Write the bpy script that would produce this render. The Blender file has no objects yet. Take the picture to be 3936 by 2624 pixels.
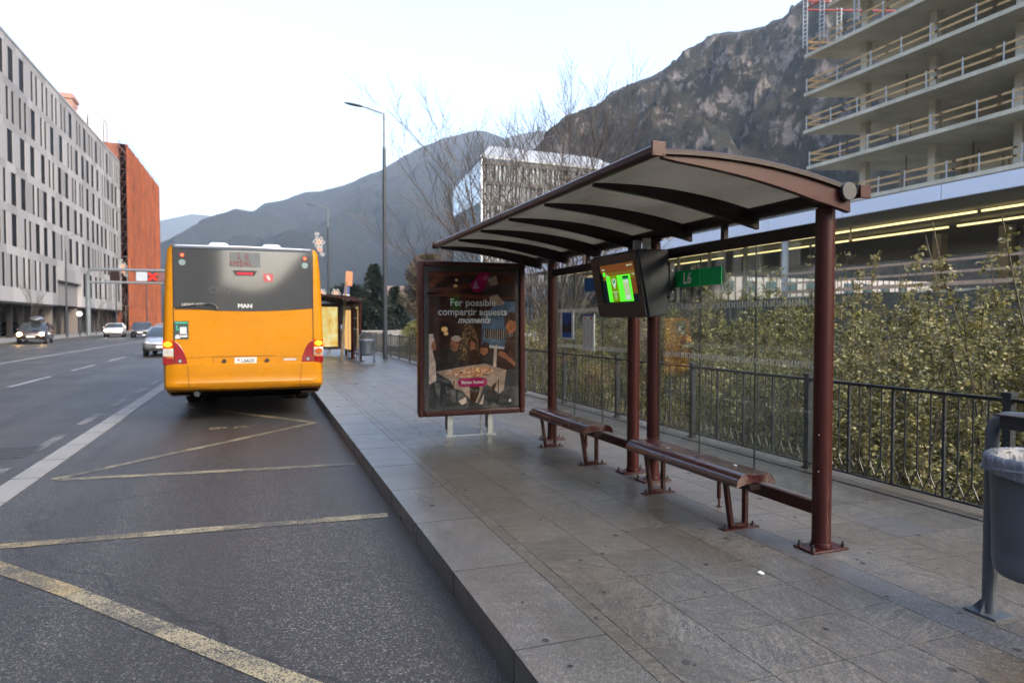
import bpy, bmesh, math, random
from mathutils import Vector, Matrix, noise as mnoise
random.seed(7)
HAZE = .00019
SC = bpy.context.scene
COL = SC.collection
R = math.radians
PI = math.pi

# ------------------------------------------------------------------ helpers
def tag(o, label=None, cat=None, group=None, kind=None):
    if label: o['label'] = label
    if cat: o['category'] = cat
    if group: o['group'] = group
    if kind: o['kind'] = kind
    return o

def thing(name, label, cat, loc=(0, 0, 0), rotz=0.0, group=None):
    o = bpy.data.objects.new(name, None)
    COL.objects.link(o)
    o.empty_display_size = 0.2
    o.location = loc
    o.rotation_euler = (0, 0, rotz)
    return tag(o, label, cat, group)

def copy_tree(o, parent=None):
    c = o.copy(); COL.objects.link(c)
    if parent is not None: c.parent = parent
    for ch in list(o.children): copy_tree(ch, c)
    return c

class MB:
    def __init__(s, org=(0, 0, 0)):
        s.v = []; s.f = []; s.m = []; s.tone = []; s.o = Vector(org)
    def add(s, vs, fs, m=0, tone=0.5):
        b = len(s.v)
        for p in vs: s.v.append((p[0]-s.o[0], p[1]-s.o[1], p[2]-s.o[2]))
        for f in fs:
            s.f.append(tuple(i+b for i in f)); s.m.append(m); s.tone.append(tone)
    def box(s, x0, x1, y0, y1, z0, z1, m=0, tone=0.5, M=None):
        vs = [Vector(p) for p in ((x0,y0,z0),(x1,y0,z0),(x1,y1,z0),(x0,y1,z0),(x0,y0,z1),(x1,y0,z1),(x1,y1,z1),(x0,y1,z1))]
        if M is not None: vs = [M @ p for p in vs]
        s.add(vs, [(0,3,2,1),(4,5,6,7),(0,1,5,4),(1,2,6,5),(2,3,7,6),(3,0,4,7)], m, tone)
    def quad(s, a, b, c, d, m=0, tone=0.5): s.add([a,b,c,d], [(0,1,2,3)], m, tone)
    def poly(s, pts, m=0, tone=0.5): s.add(pts, [tuple(range(len(pts)))], m, tone)
    def prism(s, pts, off, m=0, tone=0.5):
        """polygon pts (3d, planar) extruded by vector off"""
        n = len(pts); off = Vector(off)
        vs = [Vector(p) for p in pts] + [Vector(p)+off for p in pts]
        fs = [tuple(range(n-1, -1, -1)), tuple(range(n, 2*n))]
        fs += [(i, (i+1) % n, n+(i+1) % n, n+i) for i in range(n)]
        s.add(vs, fs, m, tone)
    def cyl(s, p0, p1, r0, r1=None, n=12, m=0, cap=True, tone=0.5):
        p0 = Vector(p0); p1 = Vector(p1); r1 = r0 if r1 is None else r1
        d = (p1-p0)
        if d.length < 1e-9: return
        d.normalize()
        a = d.orthogonal().normalized() if abs(d.z) < .99 else Vector((1,0,0)); b = d.cross(a)
        vs = []
        for p, r in ((p0, r0), (p1, r1)):
            for i in range(n):
                t = 2*PI*i/n; vs.append(p+a*(math.cos(t)*r)+b*(math.sin(t)*r))
        fs = [(i, (i+1) % n, n+(i+1) % n, n+i) for i in range(n)]
        if cap: fs += [tuple(range(n-1, -1, -1)), tuple(range(n, 2*n))]
        s.add(vs, fs, m, tone)
    def tube(s, path, r, n=8, m=0, closed=False, tone=0.5, sc=(1, 1)):
        P = [Vector(p) for p in path]; k = len(P); vs = []
        rr = r if isinstance(r, (list, tuple)) else [r]*k
        prev = None
        for i in range(k):
            if closed: d = P[(i+1) % k]-P[i-1]
            else: d = P[min(i+1, k-1)]-P[max(i-1, 0)]
            if d.length < 1e-9: d = Vector((0, 0, 1))
            d.normalize()
            if prev is None: a = d.orthogonal().normalized()
            else:
                a = prev - d*prev.dot(d)
                a = a.normalized() if a.length > 1e-6 else d.orthogonal().normalized()
            prev = a; b = d.cross(a)
            for j in range(n):
                t = 2*PI*j/n; vs.append(P[i]+a*(math.cos(t)*rr[i]*sc[0])+b*(math.sin(t)*rr[i]*sc[1]))
        fs = []
        for i in range(k if closed else k-1):
            i2 = (i+1) % k
            for j in range(n):
                fs.append((i*n+j, i*n+(j+1) % n, i2*n+(j+1) % n, i2*n+j))
        if not closed: fs += [tuple(range(n-1, -1, -1)), tuple((k-1)*n+j for j in range(n))]
        s.add(vs, fs, m, tone)
    def ball(s, c, rx, ry=None, rz=None, n=10, k=6, m=0, tone=0.5):
        ry = rx if ry is None else ry; rz = rx if rz is None else rz
        vs = [(c[0], c[1], c[2]-rz)]
        for i in range(1, k):
            t = -PI/2+PI*i/k
            for j in range(n):
                a = 2*PI*j/n
                vs.append((c[0]+rx*math.cos(t)*math.cos(a), c[1]+ry*math.cos(t)*math.sin(a), c[2]+rz*math.sin(t)))
        vs.append((c[0], c[1], c[2]+rz)); fs = []
        for j in range(n): fs.append((0, 1+(j+1) % n, 1+j))
        for i in range(k-2):
            for j in range(n):
                fs.append((1+i*n+j, 1+i*n+(j+1) % n, 1+(i+1)*n+(j+1) % n, 1+(i+1)*n+j))
        l = len(vs)-1; b = 1+(k-2)*n
        for j in range(n): fs.append((b+j, b+(j+1) % n, l))
        s.add(vs, fs, m, tone)
    def loft(s, rings, m=0, cap=True, tone=0.5):
        n = len(rings[0]); vs = [p for r in rings for p in r]; fs = []
        for i in range(len(rings)-1):
            for j in range(n):
                fs.append((i*n+j, i*n+(j+1) % n, (i+1)*n+(j+1) % n, (i+1)*n+j))
        if cap: fs += [tuple(range(n-1, -1, -1)), tuple((len(rings)-1)*n+j for j in range(n))]
        s.add(vs, fs, m, tone)
    def build(s, name, mats, parent=None, smooth=False, bevel=0, angle=40, kind=None, seg=2, recalc=True, tone=False):
        me = bpy.data.meshes.new(name)
        me.from_pydata(s.v, [], s.f)
        if not isinstance(mats, (list, tuple)): mats = [mats]
        for q in mats: me.materials.append(q)
        if len(mats) > 1: me.polygons.foreach_set('material_index', s.m)
        if recalc:
            bm = bmesh.new(); bm.from_mesh(me)
            bmesh.ops.recalc_face_normals(bm, faces=bm.faces)
            bm.to_mesh(me); bm.free()
        if tone:
            at = me.attributes.new('tone', 'FLOAT', 'FACE')
            at.data.foreach_set('value', s.tone)
        if smooth:
            me.polygons.foreach_set('use_smooth', [True]*len(me.polygons))
            me.set_sharp_from_angle(angle=R(angle))
        me.update()
        o = bpy.data.objects.new(name, me); COL.objects.link(o)
        if parent is not None: o.parent = parent
        if bevel:
            b = o.modifiers.new('bevel', 'BEVEL'); b.width = bevel; b.segments = seg; b.limit_method = 'ANGLE'; b.angle_limit = R(35)
            b.harden_normals = False
            me.polygons.foreach_set('use_smooth', [True]*len(me.polygons))
            me.set_sharp_from_angle(angle=R(angle))
        if kind: o['kind'] = kind
        return o

def text(body, size, mat_, parent, M, name='lettering', ext=0.0008, align='CENTER', bold=0.0, shear=0.0, sx=1.0):
    """text mesh; M maps text plane (x right, y up, z towards reader) to parent space"""
    c = bpy.data.curves.new('t', 'FONT'); c.body = body; c.size = size; c.align_x = align; c.align_y = 'CENTER'
    c.extrude = ext; c.offset = bold; c.shear = shear; c.resolution_u = 3
    t = bpy.data.objects.new('t', c)
    me = bpy.data.meshes.new_from_object(t)
    bpy.data.objects.remove(t); bpy.data.curves.remove(c)
    me.materials.clear(); me.materials.append(mat_)
    me.transform(M @ Matrix.Diagonal((sx, 1, 1, 1)))
    me.name = name
    o = bpy.data.objects.new(name, me); COL.objects.link(o); o.parent = parent
    return o

def frameM(o, x, y):
    x = Vector(x).normalized(); y = Vector(y); y = (y-x*y.dot(x)).normalized(); z = x.cross(y)
    return Matrix(((x[0], y[0], z[0], o[0]), (x[1], y[1], z[1], o[1]), (x[2], y[2], z[2], o[2]), (0, 0, 0, 1)))

# ------------------------------------------------------------------ materials
class NT:
    def __init__(s, name):
        s.mat = bpy.data.materials.new(name); s.mat.use_nodes = True
        s.t = s.mat.node_tree; s.t.nodes.clear()
        s.out = s.t.nodes.new('ShaderNodeOutputMaterial')
    def n(s, typ, **kw):
        nd = s.t.nodes.new(typ)
        for k, v in kw.items():
            if k.startswith('i_'): 
                key = k[2:]; key = int(key) if key.isdigit() else key.replace('_', ' ')
                if isinstance(v, bpy.types.NodeSocket): s.t.links.new(v, nd.inputs[key])
                else: nd.inputs[key].default_value = v
            else: setattr(nd, k, v)
        return nd
    def l(s, a, b): s.t.links.new(a, b)
    def coord(s, kind='Object'): return s.n('ShaderNodeTexCoord').outputs[kind]
    def map(s, vec, scale=(1,1,1), rot=(0,0,0), loc=(0,0,0)):
        return s.n('ShaderNodeMapping', i_Vector=vec, i_Scale=scale, i_Rotation=rot, i_Location=loc).outputs[0]
    def noise(s, vec, scale, detail=4, rough=.55, dist=0.0):
        return s.n('ShaderNodeTexNoise', i_Vector=vec, i_Scale=scale, i_Detail=detail, i_Roughness=rough, i_Distortion=dist).outputs['Fac']
    def vor(s, vec, scale, feature='F1', out='Distance', rand=1.0):
        return s.n('ShaderNodeTexVoronoi', feature=feature, i_Vector=vec, i_Scale=scale, i_Randomness=rand).outputs[out]
    def ramp(s, fac, stops, interp='LINEAR'):
        nd = s.n('ShaderNodeValToRGB', i_Fac=fac); cr = nd.color_ramp; cr.interpolation = interp
        while len(cr.elements) > 1: cr.elements.remove(cr.elements[-1])
        for i, (p, c) in enumerate(stops):
            e = cr.elements[0] if i == 0 else cr.elements.new(p)
            e.position = p
            if not isinstance(c, (tuple, list)): c = (c, c, c)
            e.color = (c[0], c[1], c[2], 1)
        return nd.outputs[0]
    def mix(s, fac, a, b, mode='MIX'):
        nd = s.n('ShaderNodeMix', data_type='RGBA', blend_type=mode)
        for k, v in ((0, fac), (6, a), (7, b)):
            if isinstance(v, bpy.types.NodeSocket): s.l(v, nd.inputs[k])
            elif k == 0: nd.inputs[0].default_value = v
            else: nd.inputs[k].default_value = (v[0], v[1], v[2], 1) if not isinstance(v, float) else (v, v, v, 1)
        return nd.outputs[2]
    def math(s, op, a, b=0.0, c=0.0):
        nd = s.n('ShaderNodeMath', operation=op)
        for k, v in enumerate((a, b, c)):
            if isinstance(v, bpy.types.NodeSocket): s.l(v, nd.inputs[k])
            else: nd.inputs[k].default_value = v
        return nd.outputs[0]
    def attr(s, name): return s.n('ShaderNodeAttribute', attribute_name=name).outputs['Fac']
    def bump(s, h, strength=.3, dist=.01): return s.n('ShaderNodeBump', i_Height=h, i_Strength=strength, i_Distance=dist).outputs[0]
    def pbr(s, color=None, rough=.5, metal=0.0, normal=None, spec=.5, coat=0.0, emis=None, estr=0.0, coat_rough=.05):
        b = s.n('ShaderNodeBsdfPrincipled')
        for k, v in (('Base Color', color), ('Roughness', rough), ('Metallic', metal), ('Specular IOR Level', spec), ('Coat Weight', coat), ('Coat Roughness', coat_rough), ('Emission Color', emis), ('Emission Strength', estr)):
            if v is None: continue
            if isinstance(v, bpy.types.NodeSocket): s.l(v, b.inputs[k])
            elif isinstance(v, (tuple, list)): b.inputs[k].default_value = (v[0], v[1], v[2], 1)
            else: b.inputs[k].default_value = v
        if normal is not None: s.l(normal, b.inputs['Normal'])
        s.l(b.outputs[0], s.out.inputs[0]); return s.mat

def srgb(r, g, b):
    f = lambda c: (c/255/12.92) if c/255 <= .04045 else ((c/255+.055)/1.055)**2.4
    return (f(r), f(g), f(b))

def simple(name, col, rough=.5, metal=0.0, var=.12, scale=6.0, bump=.0, spec=.5, coat=0.0, rvar=.12, fine=60.0):
    t = NT(name); co = t.coord()
    n1 = t.noise(co, scale, 5, .6); n2 = t.noise(co, fine, 3, .6)
    f = t.math('ADD', t.math('MULTIPLY', n1, .7), t.math('MULTIPLY', n2, .3))
    lo = tuple(max(0, c*(1-var*2)) for c in col); hi = tuple(min(1, c*(1+var*2)) for c in col)
    c = t.ramp(f, [(.25, lo), (.75, hi)])
    r = t.math('ADD', t.math('MULTIPLY', n1, rvar*2), rough-rvar)
    nm = t.bump(n2, bump, .004) if bump else None
    return t.pbr(c, r, metal, nm, spec, coat)

def flat(name, col, rough=.5, metal=0.0, coat=0.0, spec=.5):
    return NT(name).pbr(col, rough, metal, None, spec, coat)

def emit(name, col, strength):
    strength = strength/6.0
    t = NT(name); e = t.n('ShaderNodeEmission', i_Color=(col[0], col[1], col[2], 1), i_Strength=strength)
    t.l(e.outputs[0], t.out.inputs[0]); return t.mat

def thin_glass(name, tint=(.93, .96, .95), refl=1.0, ior=1.5, rough=0.0, grime=.0):
    t = NT(name)
    tr = t.n('ShaderNodeBsdfTransparent', i_Color=(*tint, 1))
    gl = t.n('ShaderNodeBsdfGlossy', i_Roughness=rough, i_Color=(1, 1, 1, 1))
    ge = t.n('ShaderNodeNewGeometry')
    dt = t.n('ShaderNodeVectorMath', operation='DOT_PRODUCT', i_0=ge.outputs['Normal'], i_1=ge.outputs['Incoming']).outputs['Value']
    k = t.math('POWER', t.math('SUBTRACT', 1.0, t.math('ABSOLUTE', dt)), 5.0)
    r0 = ((ior-1)/(ior+1))**2
    f = t.math('MULTIPLY', t.math('ADD', t.math('MULTIPLY', k, 1-r0), r0), refl)
    mx = t.n('ShaderNodeMixShader'); t.l(f, mx.inputs[0]); t.l(tr.outputs[0], mx.inputs[1]); t.l(gl.outputs[0], mx.inputs[2])
    last = mx.outputs[0]
    if grime:
        co = t.coord()
        g = t.ramp(t.noise(t.map(co, (1, 1, .35)), 5, 6, .7), [(.45, 0.0), (.85, grime)])
        df = t.n('ShaderNodeBsdfDiffuse', i_Color=(.5, .52, .52, 1))
        m2 = t.n('ShaderNodeMixShader'); t.l(g, m2.inputs[0]); t.l(last, m2.inputs[1]); t.l(df.outputs[0], m2.inputs[2]); last = m2.outputs[0]
    t.l(last, t.out.inputs[0]); return t.mat

M = {}
M['brown'] = simple('brown_paint', (.030, .0062, .0056), .38, 0, .10, 5, .05, .25, .06, .08)
M['brown_dark'] = simple('brown_dark_paint', (.010, .0036, .0038), .45, 0, .12, 5, .05, .3)
M['anthracite'] = simple('anthracite_paint', (.013, .0175, .0245), .42, 0, .12, 4, .06)
M['rail_paint'] = simple('railing_paint', (.010, .0145, .0195), .45, 0, .2, 9, .15)
M['bin_paint'] = simple('bin_paint', (.056, .074, .098), .42, 0, .12, 7, .08)
M['galv'] = simple('galvanised_steel', (.35, .37, .38), .45, .7, .15, 14, .1)
M['steel_dark'] = simple('dark_steel', (.05, .05, .055), .5, .6, .2, 30, .2)
M['black'] = simple('black_plastic', (.012, .012, .014), .45, 0, .15, 12, .05)
M['rubber'] = simple('tyre_rubber', (.015, .015, .016), .8, 0, .2, 20, .2)
M['white'] = simple('white_paint', (.72, .74, .76), .4, 0, .04, 3)
M['glass'] = thin_glass('shelter_glass', (.86, .90, .89), 1.0, 1.55, 0, .10)
M['dark_glass'] = flat('dark_window_glass', (.012, .014, .018), .06, 0, 0, .6)
M['lamp_grey'] = simple('street_lamp_grey', (.03, .038, .05), .45, .1, .1, 3)
M['lamp_light'] = simple('street_lamp_arm_grey', (.16, .18, .19), .4, .3, .1, 3)
M['silver_text'] = flat('silver_letter', (.55, .57, .58), .3, .5)
M['decal'] = flat('frosted_decal', (.62, .63, .63), .8)
M['paper'] = simple('paper', (.62, .65, .68), .7, 0, .03, 30)

# ------------------------------------------------------------------ camera
cam = bpy.data.cameras.new('camera'); co_ = bpy.data.objects.new('camera', cam); COL.objects.link(co_)
co_.location = (0, 0, 1.5); co_.rotation_euler = (R(90-1.68), 0, R(-20.2))
cam.lens = 24.0; cam.sensor_width = 36.0; cam.clip_end = 20000; cam.clip_start = .05
cam.dof.use_dof = True; cam.dof.focus_distance = 4.9; cam.dof.aperture_fstop = 2.2
SC.camera = co_

# ------------------------------------------------------------------ world and light
W = bpy.data.worlds.new('World'); SC.world = W; W.use_nodes = True
wt = W.node_tree; wt.nodes.clear()
sky = wt.nodes.new('ShaderNodeTexSky'); sky.sky_type = 'NISHITA'; sky.sun_disc = False
SUN_EL, SUN_AZ = 28, 145     # azimuth measured from the street axis (+Y) towards +X
sky.sun_elevation = R(SUN_EL); sky.sun_rotation = R(SUN_AZ)
sky.altitude = 1000; sky.air_density = 1.0; sky.dust_density = 10.0; sky.ozone_density = 0.3
bg = wt.nodes.new('ShaderNodeBackground'); bg.inputs[1].default_value = .15
wo = wt.nodes.new('ShaderNodeOutputWorld'); wt.links.new(sky.outputs[0], bg.inputs[0]); wt.links.new(bg.outputs[0], wo.inputs[0])
sl = bpy.data.lights.new('sun', 'SUN'); sl.energy = .5; sl.angle = R(110); sl.color = (1, .95, .88)
so = bpy.data.objects.new('sun', sl); COL.objects.link(so)
sd = Vector((math.sin(R(SUN_AZ))*math.cos(R(SUN_EL)), math.cos(R(SUN_AZ))*math.cos(R(SUN_EL)), math.sin(R(SUN_EL))))
so.rotation_euler = (-sd).to_track_quat('-Z', 'Y').to_euler()
so.location = (0, 0, 60)
SC.view_settings.view_transform = 'Standard'; SC.view_settings.look = 'None'; SC.view_settings.gamma = 1
SC.view_settings.exposure = 2.36
SC.render.engine = 'CYCLES'
SC.cycles.transparent_max_bounces = 24
SC.cycles.max_bounces = 8
SC.cycles.sample_clamp_indirect = 6
# ------------------------------------------------------------------ ground
GZ = -.15
def m_asphalt():
    t = NT('asphalt'); co = t.coord()
    big = t.noise(co, .35, 5, .6); mid = t.noise(t.map(co, (1, .25, 1)), 1.6, 5, .6)
    sp = t.vor(co, 120, out='Color'); spv = t.n('ShaderNodeSeparateColor', i_0=sp).outputs[0]
    fine = t.noise(co, 90, 3, .7)
    base = t.ramp(big, [(.3, (.0105, .0104, .0105)), (.55, (.0155, .0153, .0155)), (.75, (.025, .0248, .0248))])
    base = t.mix(t.ramp(mid, [(.45, 0.0), (.7, .55)]), base, (.020, .020, .021))
    base = t.mix(t.ramp(fine, [(.35, .0), (.75, .55)]), base, (.060, .060, .061))
    base = t.mix(t.ramp(spv, [(.84, 0.0), (.93, .8)]), base, (.15, .148, .145))
    blot = t.noise(co, 2.2, 3, .5)
    base = t.mix(t.ramp(blot, [(.66, 0.0), (.72, .5)]), base, (.022, .022, .026))
    trk = t.noise(t.map(co, (1.6, .03, 1)), 1.0, 3, .5)
    base = t.mix(t.ramp(trk, [(.46, 0.0), (.62, .55)]), base, (.011, .0105, .0105))
    pale = t.noise(t.map(co, (1, .35, 1), loc=(7, 2, 0)), .9, 5, .6)
    base = t.mix(t.ramp(pale, [(.55, 0.0), (.75, .35)]), base, (.05, .049, .048))
    ck = t.vor(t.n('ShaderNodeVectorMath', operation='ADD', i_0=co, i_1=t.n('ShaderNodeVectorMath', operation='SCALE', i_0=t.n('ShaderNodeTexNoise', i_Vector=co, i_Scale=2.0).outputs['Color'], i_3=.5).outputs[0]).outputs[0], .22, 'DISTANCE_TO_EDGE')
    base = t.mix(t.ramp(ck, [(.0, .8), (.006, 0.0)]), base, (.005, .005, .005))
    sx_ = t.n('ShaderNodeSeparateXYZ', i_0=co).outputs[0]
    gut = t.math('MULTIPLY', t.ramp(t.math('ADD', t.math('MULTIPLY', sx_, .5), .5), [(.945, 0.0), (1.0, 1.0)]), t.ramp(t.noise(co, 6, 5, .7), [(.3, .3), (.6, 1.0)]))
    base = t.mix(t.math('MULTIPLY', gut, .85), base, (.009, .008, .005))
    r = t.ramp(t.math('ADD', t.math('MULTIPLY', big, .6), t.math('MULTIPLY', trk, .4)), [(.3, .58), (.7, .40)])
    h = t.math('ADD', t.vor(co, 95), t.math('MULTIPLY', fine, .8))
    return t.pbr(base, r, 0, t.bump(h, .9, .007), .5)
M['asphalt'] = m_asphalt()

def m_paint(name, col, wear0=.38, wear1=.62, sc=7):
    t = NT(name); co = t.coord()
    w = t.noise(co, sc, 6, .75); f = t.vor(co, 110); big = t.noise(co, 1.3, 3, .5)
    wear = t.ramp(t.math('ADD', t.math('MULTIPLY', w, .6), t.math('ADD', t.math('MULTIPLY', f, .42), t.math('MULTIPLY', big, .55))), [(wear0+.39, 0.0), (wear0+.55, 1.0)])
    c = t.mix(wear, col, (.034, .033, .031))
    return t.pbr(c, .6, 0, t.bump(f, .5, .004))
M['yellow_line'] = m_paint('worn_yellow_paint', (.24, .21, .13), .31, .60)
M['yellow_faint'] = m_paint('very_worn_yellow_paint', (.24, .19, .09), .30, .55)
M['white_line'] = m_paint('worn_white_paint', (.26, .265, .28), .46, .76)
M['white_faint'] = m_paint('very_worn_white_paint', (.15, .15, .155), .30, .62)

def m_granite(name, lo, mid, hi, veins=True, rough0=.38, rough1=.6):
    t = NT(name); co = t.coord(); a = t.attr('tone')
    ang = t.math('MULTIPLY', a, 12.0)
    off = t.n('ShaderNodeCombineXYZ', i_0=t.math('MULTIPLY', a, 17.0), i_1=t.math('MULTIPLY', a, 31.0)).outputs[0]
    v = t.n('ShaderNodeVectorMath', operation='ADD', i_0=co, i_1=off).outputs[0]
    rv = t.n('ShaderNodeVectorRotate', rotation_type='Z_AXIS', i_Vector=v, i_Angle=ang).outputs[0]
    vein = t.noise(t.map(rv, (1, 5, 1)), 7 if veins else 3, 5, .65, .6)
    gr = t.vor(co, 210, out='Color'); g = t.n('ShaderNodeSeparateColor', i_0=gr).outputs[0]
    c = t.ramp(vein, [(.3, lo), (.5, mid), (.72, hi)])
    c = t.mix(t.ramp(g, [(.0, .55), (.35, 0.0)]), c, (.03, .03, .032))
    c = t.mix(t.ramp(g, [(.75, 0.0), (1.0, .5)]), c, (.34, .34, .34))
    tone = t.ramp(a, [(0, .86), (.5, 1.0), (1, 1.12)])
    c = t.mix(1.0, c, tone, 'MULTIPLY')
    # foot traffic dirt: broad stains
    st = t.noise(t.map(co, (1.2, .5, 1)), 1.1, 6, .65)
    c = t.mix(t.ramp(st, [(.48, 0.0), (.72, .62)]), c, (.036, .033, .030))
    brown = t.noise(t.map(co, (1, .6, 1), loc=(5, 3, 0)), .8, 4, .6)
    c = t.mix(t.ramp(brown, [(.45, 0.0), (.7, .55)]), c, (.075, .054, .033))
    r = t.ramp(t.noise(co, 1.3, 4, .6), [(.3, rough0), (.7, rough1)])
    h = t.math('ADD', t.noise(co, 160, 2, .6), t.math('MULTIPLY', vein, .3))
    return t.pbr(c, r, 0, t.bump(h, .28, .0025), .65)
M['slab'] = m_granite('granite_slabs', (.030, .028, .0255), (.058, .054, .047), (.128, .115, .092), True, .26, .46)
M['kerb'] = m_granite('kerb_granite', (.054, .054, .054), (.070, .070, .069), (.092, .091, .089), False, .26, .42)
M['band'] = m_granite('dark_granite_band', (.036, .038, .045), (.047, .050, .058), (.062, .065, .074), False, .3, .5)
M['joint'] = simple('joint_dirt', (.020, .020, .021), .9, 0, .2, 10)
M['gum'] = simple('gum_spot', (.022, .024, .028), .7, 0, .2, 30)
M['concrete'] = simple('concrete', (.30, .30, .29), .8, 0, .14, 1.2, .15, fine=25)
M['concrete_strip'] = simple('concrete_strip', (.17, .17, .17), .6, 0, .12, 2.5, .25, fine=50)
def m_soil():
    t = NT('river_bank_soil'); co = t.coord()
    c = t.ramp(t.noise(co, 1.5, 6, .7), [(.3, (.012, .012, .008)), (.55, (.03, .03, .016)), (.75, (.05, .05, .022))])
    return t.pbr(c, .9, 0, t.bump(t.noise(co, 8, 5, .7), .6, .1))
M['soil'] = m_soil()

# road
b = MB(); b.quad((-17, -40, GZ), (1.09, -40, GZ), (1.09, 400, GZ), (-17, 400, GZ)); road = b.build('road', M['asphalt'], kind='structure')
b = MB(); b.box(-2.46, -2.20, -40, 260, GZ-.05, GZ+.012); b.build('lane_divider_strip', M['concrete_strip'], kind='structure', bevel=.006)
# joints of the strip are tiny gaps filled dark
b = MB()
for i in range(-10, 60): b.box(-2.462, -2.198, i*1.05, i*1.05+.008, GZ+.004, GZ+.0135)
b.build('divider_joint', M['joint'], kind='structure')

def strip_line(b, p, q, w, z=GZ+.004, n=1):
    p = Vector((p[0], p[1], z)); q = Vector((q[0], q[1], z)); d = (q-p).normalized(); s = Vector((-d.y, d.x, 0))*w/2
    b.quad(p-s, q-s, q+s, p+s)
b = MB()
for p, q in (((1.0, 5.79), (-.85, 5.90)), ((1.0, 8.0), (-2.0, 8.27)), ((-2.05, 8.30), (.80, 11.5)), ((-1.08, 4.76), (.15, 3.20)), ((.15, 3.20), (.88, 2.30)), ((.8, 11.55), (-1.7, 15.0))):
    strip_line(b, p, q, .13)
b.build('yellow_marking', M['yellow_line'], kind='structure')
b = MB()
for p, q in (((-.85, 5.905), (-2.15, 5.97)), ((-2.1, 5.95), (-1.08, 4.765)), ((-1.75, 15.05), (.9, 19.0)), ((.9, 19.0), (-2.1, 22))):
    strip_line(b, p, q, .13)
b.build('faint_yellow_marking', M['yellow_faint'], kind='structure')
b = MB()
for k in range(-4, 40): strip_line(b, (-5.95, 20.4+6.05*k), (-5.92, 23.9+6.05*k), .11)
strip_line(b, (-9.75, -40), (-9.55, 50), .15); strip_line(b, (-9.55, 50), (-9.1, 260), .15)
for k in range(-4, 40): strip_line(b, (-13.2, 18+6.05*k), (-13.2, 21+6.05*k), .11)
b.build('white_marking', M['white_line'], kind='structure')
b = MB()
for k in range(-3, 40): strip_line(b, (-2.72, 7.7+2.45*k), (-2.72, 9.1+2.45*k), .15)
b.build('faint_white_marking', M['white_faint'], kind='structure')
o = text('BUS', .34, M['yellow_faint'], None, frameM((-.48, 11.4, GZ+.004), (1, 0, 0), (0, 1, 0)), 'road_lettering', .0005, bold=.012); o['kind'] = 'structure'

# drain cover in the traffic lane
dc = thing('drain_cover', 'rectangular iron drain cover set in asphalt left of the pale strip', 'drain cover', (-3.1, 10.2, GZ))
b = MB((-3.1, 10.2, GZ)); b.box(-3.4, -2.72, 9.75, 10.65, GZ-.02, GZ+.006)
for i in range(7): b.box(-3.36, -2.76, 9.80+i*.12, 9.86+i*.12, GZ+.006, GZ+.012)
b.build('grate', M['steel_dark'], dc)

# pavement: base sheet and slabs
b = MB(); b.box(1.10, 5.42, -12, 130, -.4, -.006); b.build('pavement_base', M['joint'], kind='structure')
rnd = random.Random(3)
b = MB()
g = .0022
xs = [1.545, 1.635] + [1.635+.395*i for i in range(1, 4)] + [3.16]
xs2 = [3.385, 3.76, 4.155, 4.55, 4.945, 5.06]
def cellrow(y0, y1):
    for i in range(len(xs)-1):
        b.box(xs[i]+g, xs[i+1]-g, y0+g, y1-g, -.03, 0, 0, rnd.random())
    for i in range(len(xs2)-1):
        if abs(xs2[i]-4.155) < .01 and abs(y0-3.49) < .06: 
            b.box(xs2[i]+g, xs2[i+1]-g, y0+g, y1-g, -.03, 0, 1, .3); continue
        b.box(xs2[i]+g, xs2[i+1]-g, y0+g, y1-g, -.03, 0, 0, rnd.random())
for k in range(-22, 230):
    y0 = 3.655+.4075*(k-8)*.978
    y0 = 3.49+.3985*(k-8)
    cellrow(y0, y0+.3985)
# dark band at the shelter line
for k in range(-6, 90):
    b.box(3.16+g, 3.385-g, 1.2+k*1.1+g, 2.3+k*1.1-g, -.03, 0, 1, rnd.random())
# coping along the railing
for k in range(-8, 90):
    b.box(5.06+g, 5.40, 1.0+k*1.3+g, 2.3+k*1.3-g, -.03, .012, 0, .55+.2*rnd.random())
# gum spots and stains
for i in range(170):
    x = rnd.uniform(1.2, 5.0); y = rnd.uniform(1.2, 12) if i < 120 else rnd.uniform(12, 30)
    r = rnd.uniform(.008, .024); n = 9; a0 = rnd.random()*6
    b.poly([(x+r*math.cos(a0+2*PI*j/n)*rnd.uniform(.8, 1.15), y+r*1.1*math.sin(a0+2*PI*j/n)*rnd.uniform(.8, 1.1), .0022) for j in range(n)], 2)
b.build('pavement', [M['slab'], M['band'], M['gum']], kind='structure', tone=True, recalc=False)
# kerb stones
b = MB()
for k in range(-12, 115):
    y0 = 2.88+1.045*(k); 
    b.box(1.07, 1.542, y0+.0025, y0+1.0425, -.35, 0, 0, .35+.4*rnd.random())
b.build('kerb', M['kerb'], kind='structure', tone=True)
b = MB()
for k in range(-12, 115):
    y0 = 2.88+1.045*k; b.box(1.068, 1.540, y0-.003, y0+.003, -.34, .0012)
b.build('kerb_joint', M['joint'], kind='structure')

# left pavement
b = MB(); b.box(-40, -17, -60, 400, -.6, -.02); b.build('left_pavement', M['concrete_strip'], kind='structure')
b = MB(); b.box(-17.0, -16.75, -60, 400, -.6, -.016); b.build('left_kerb', M['kerb'], kind='structure', tone=True)

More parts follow.
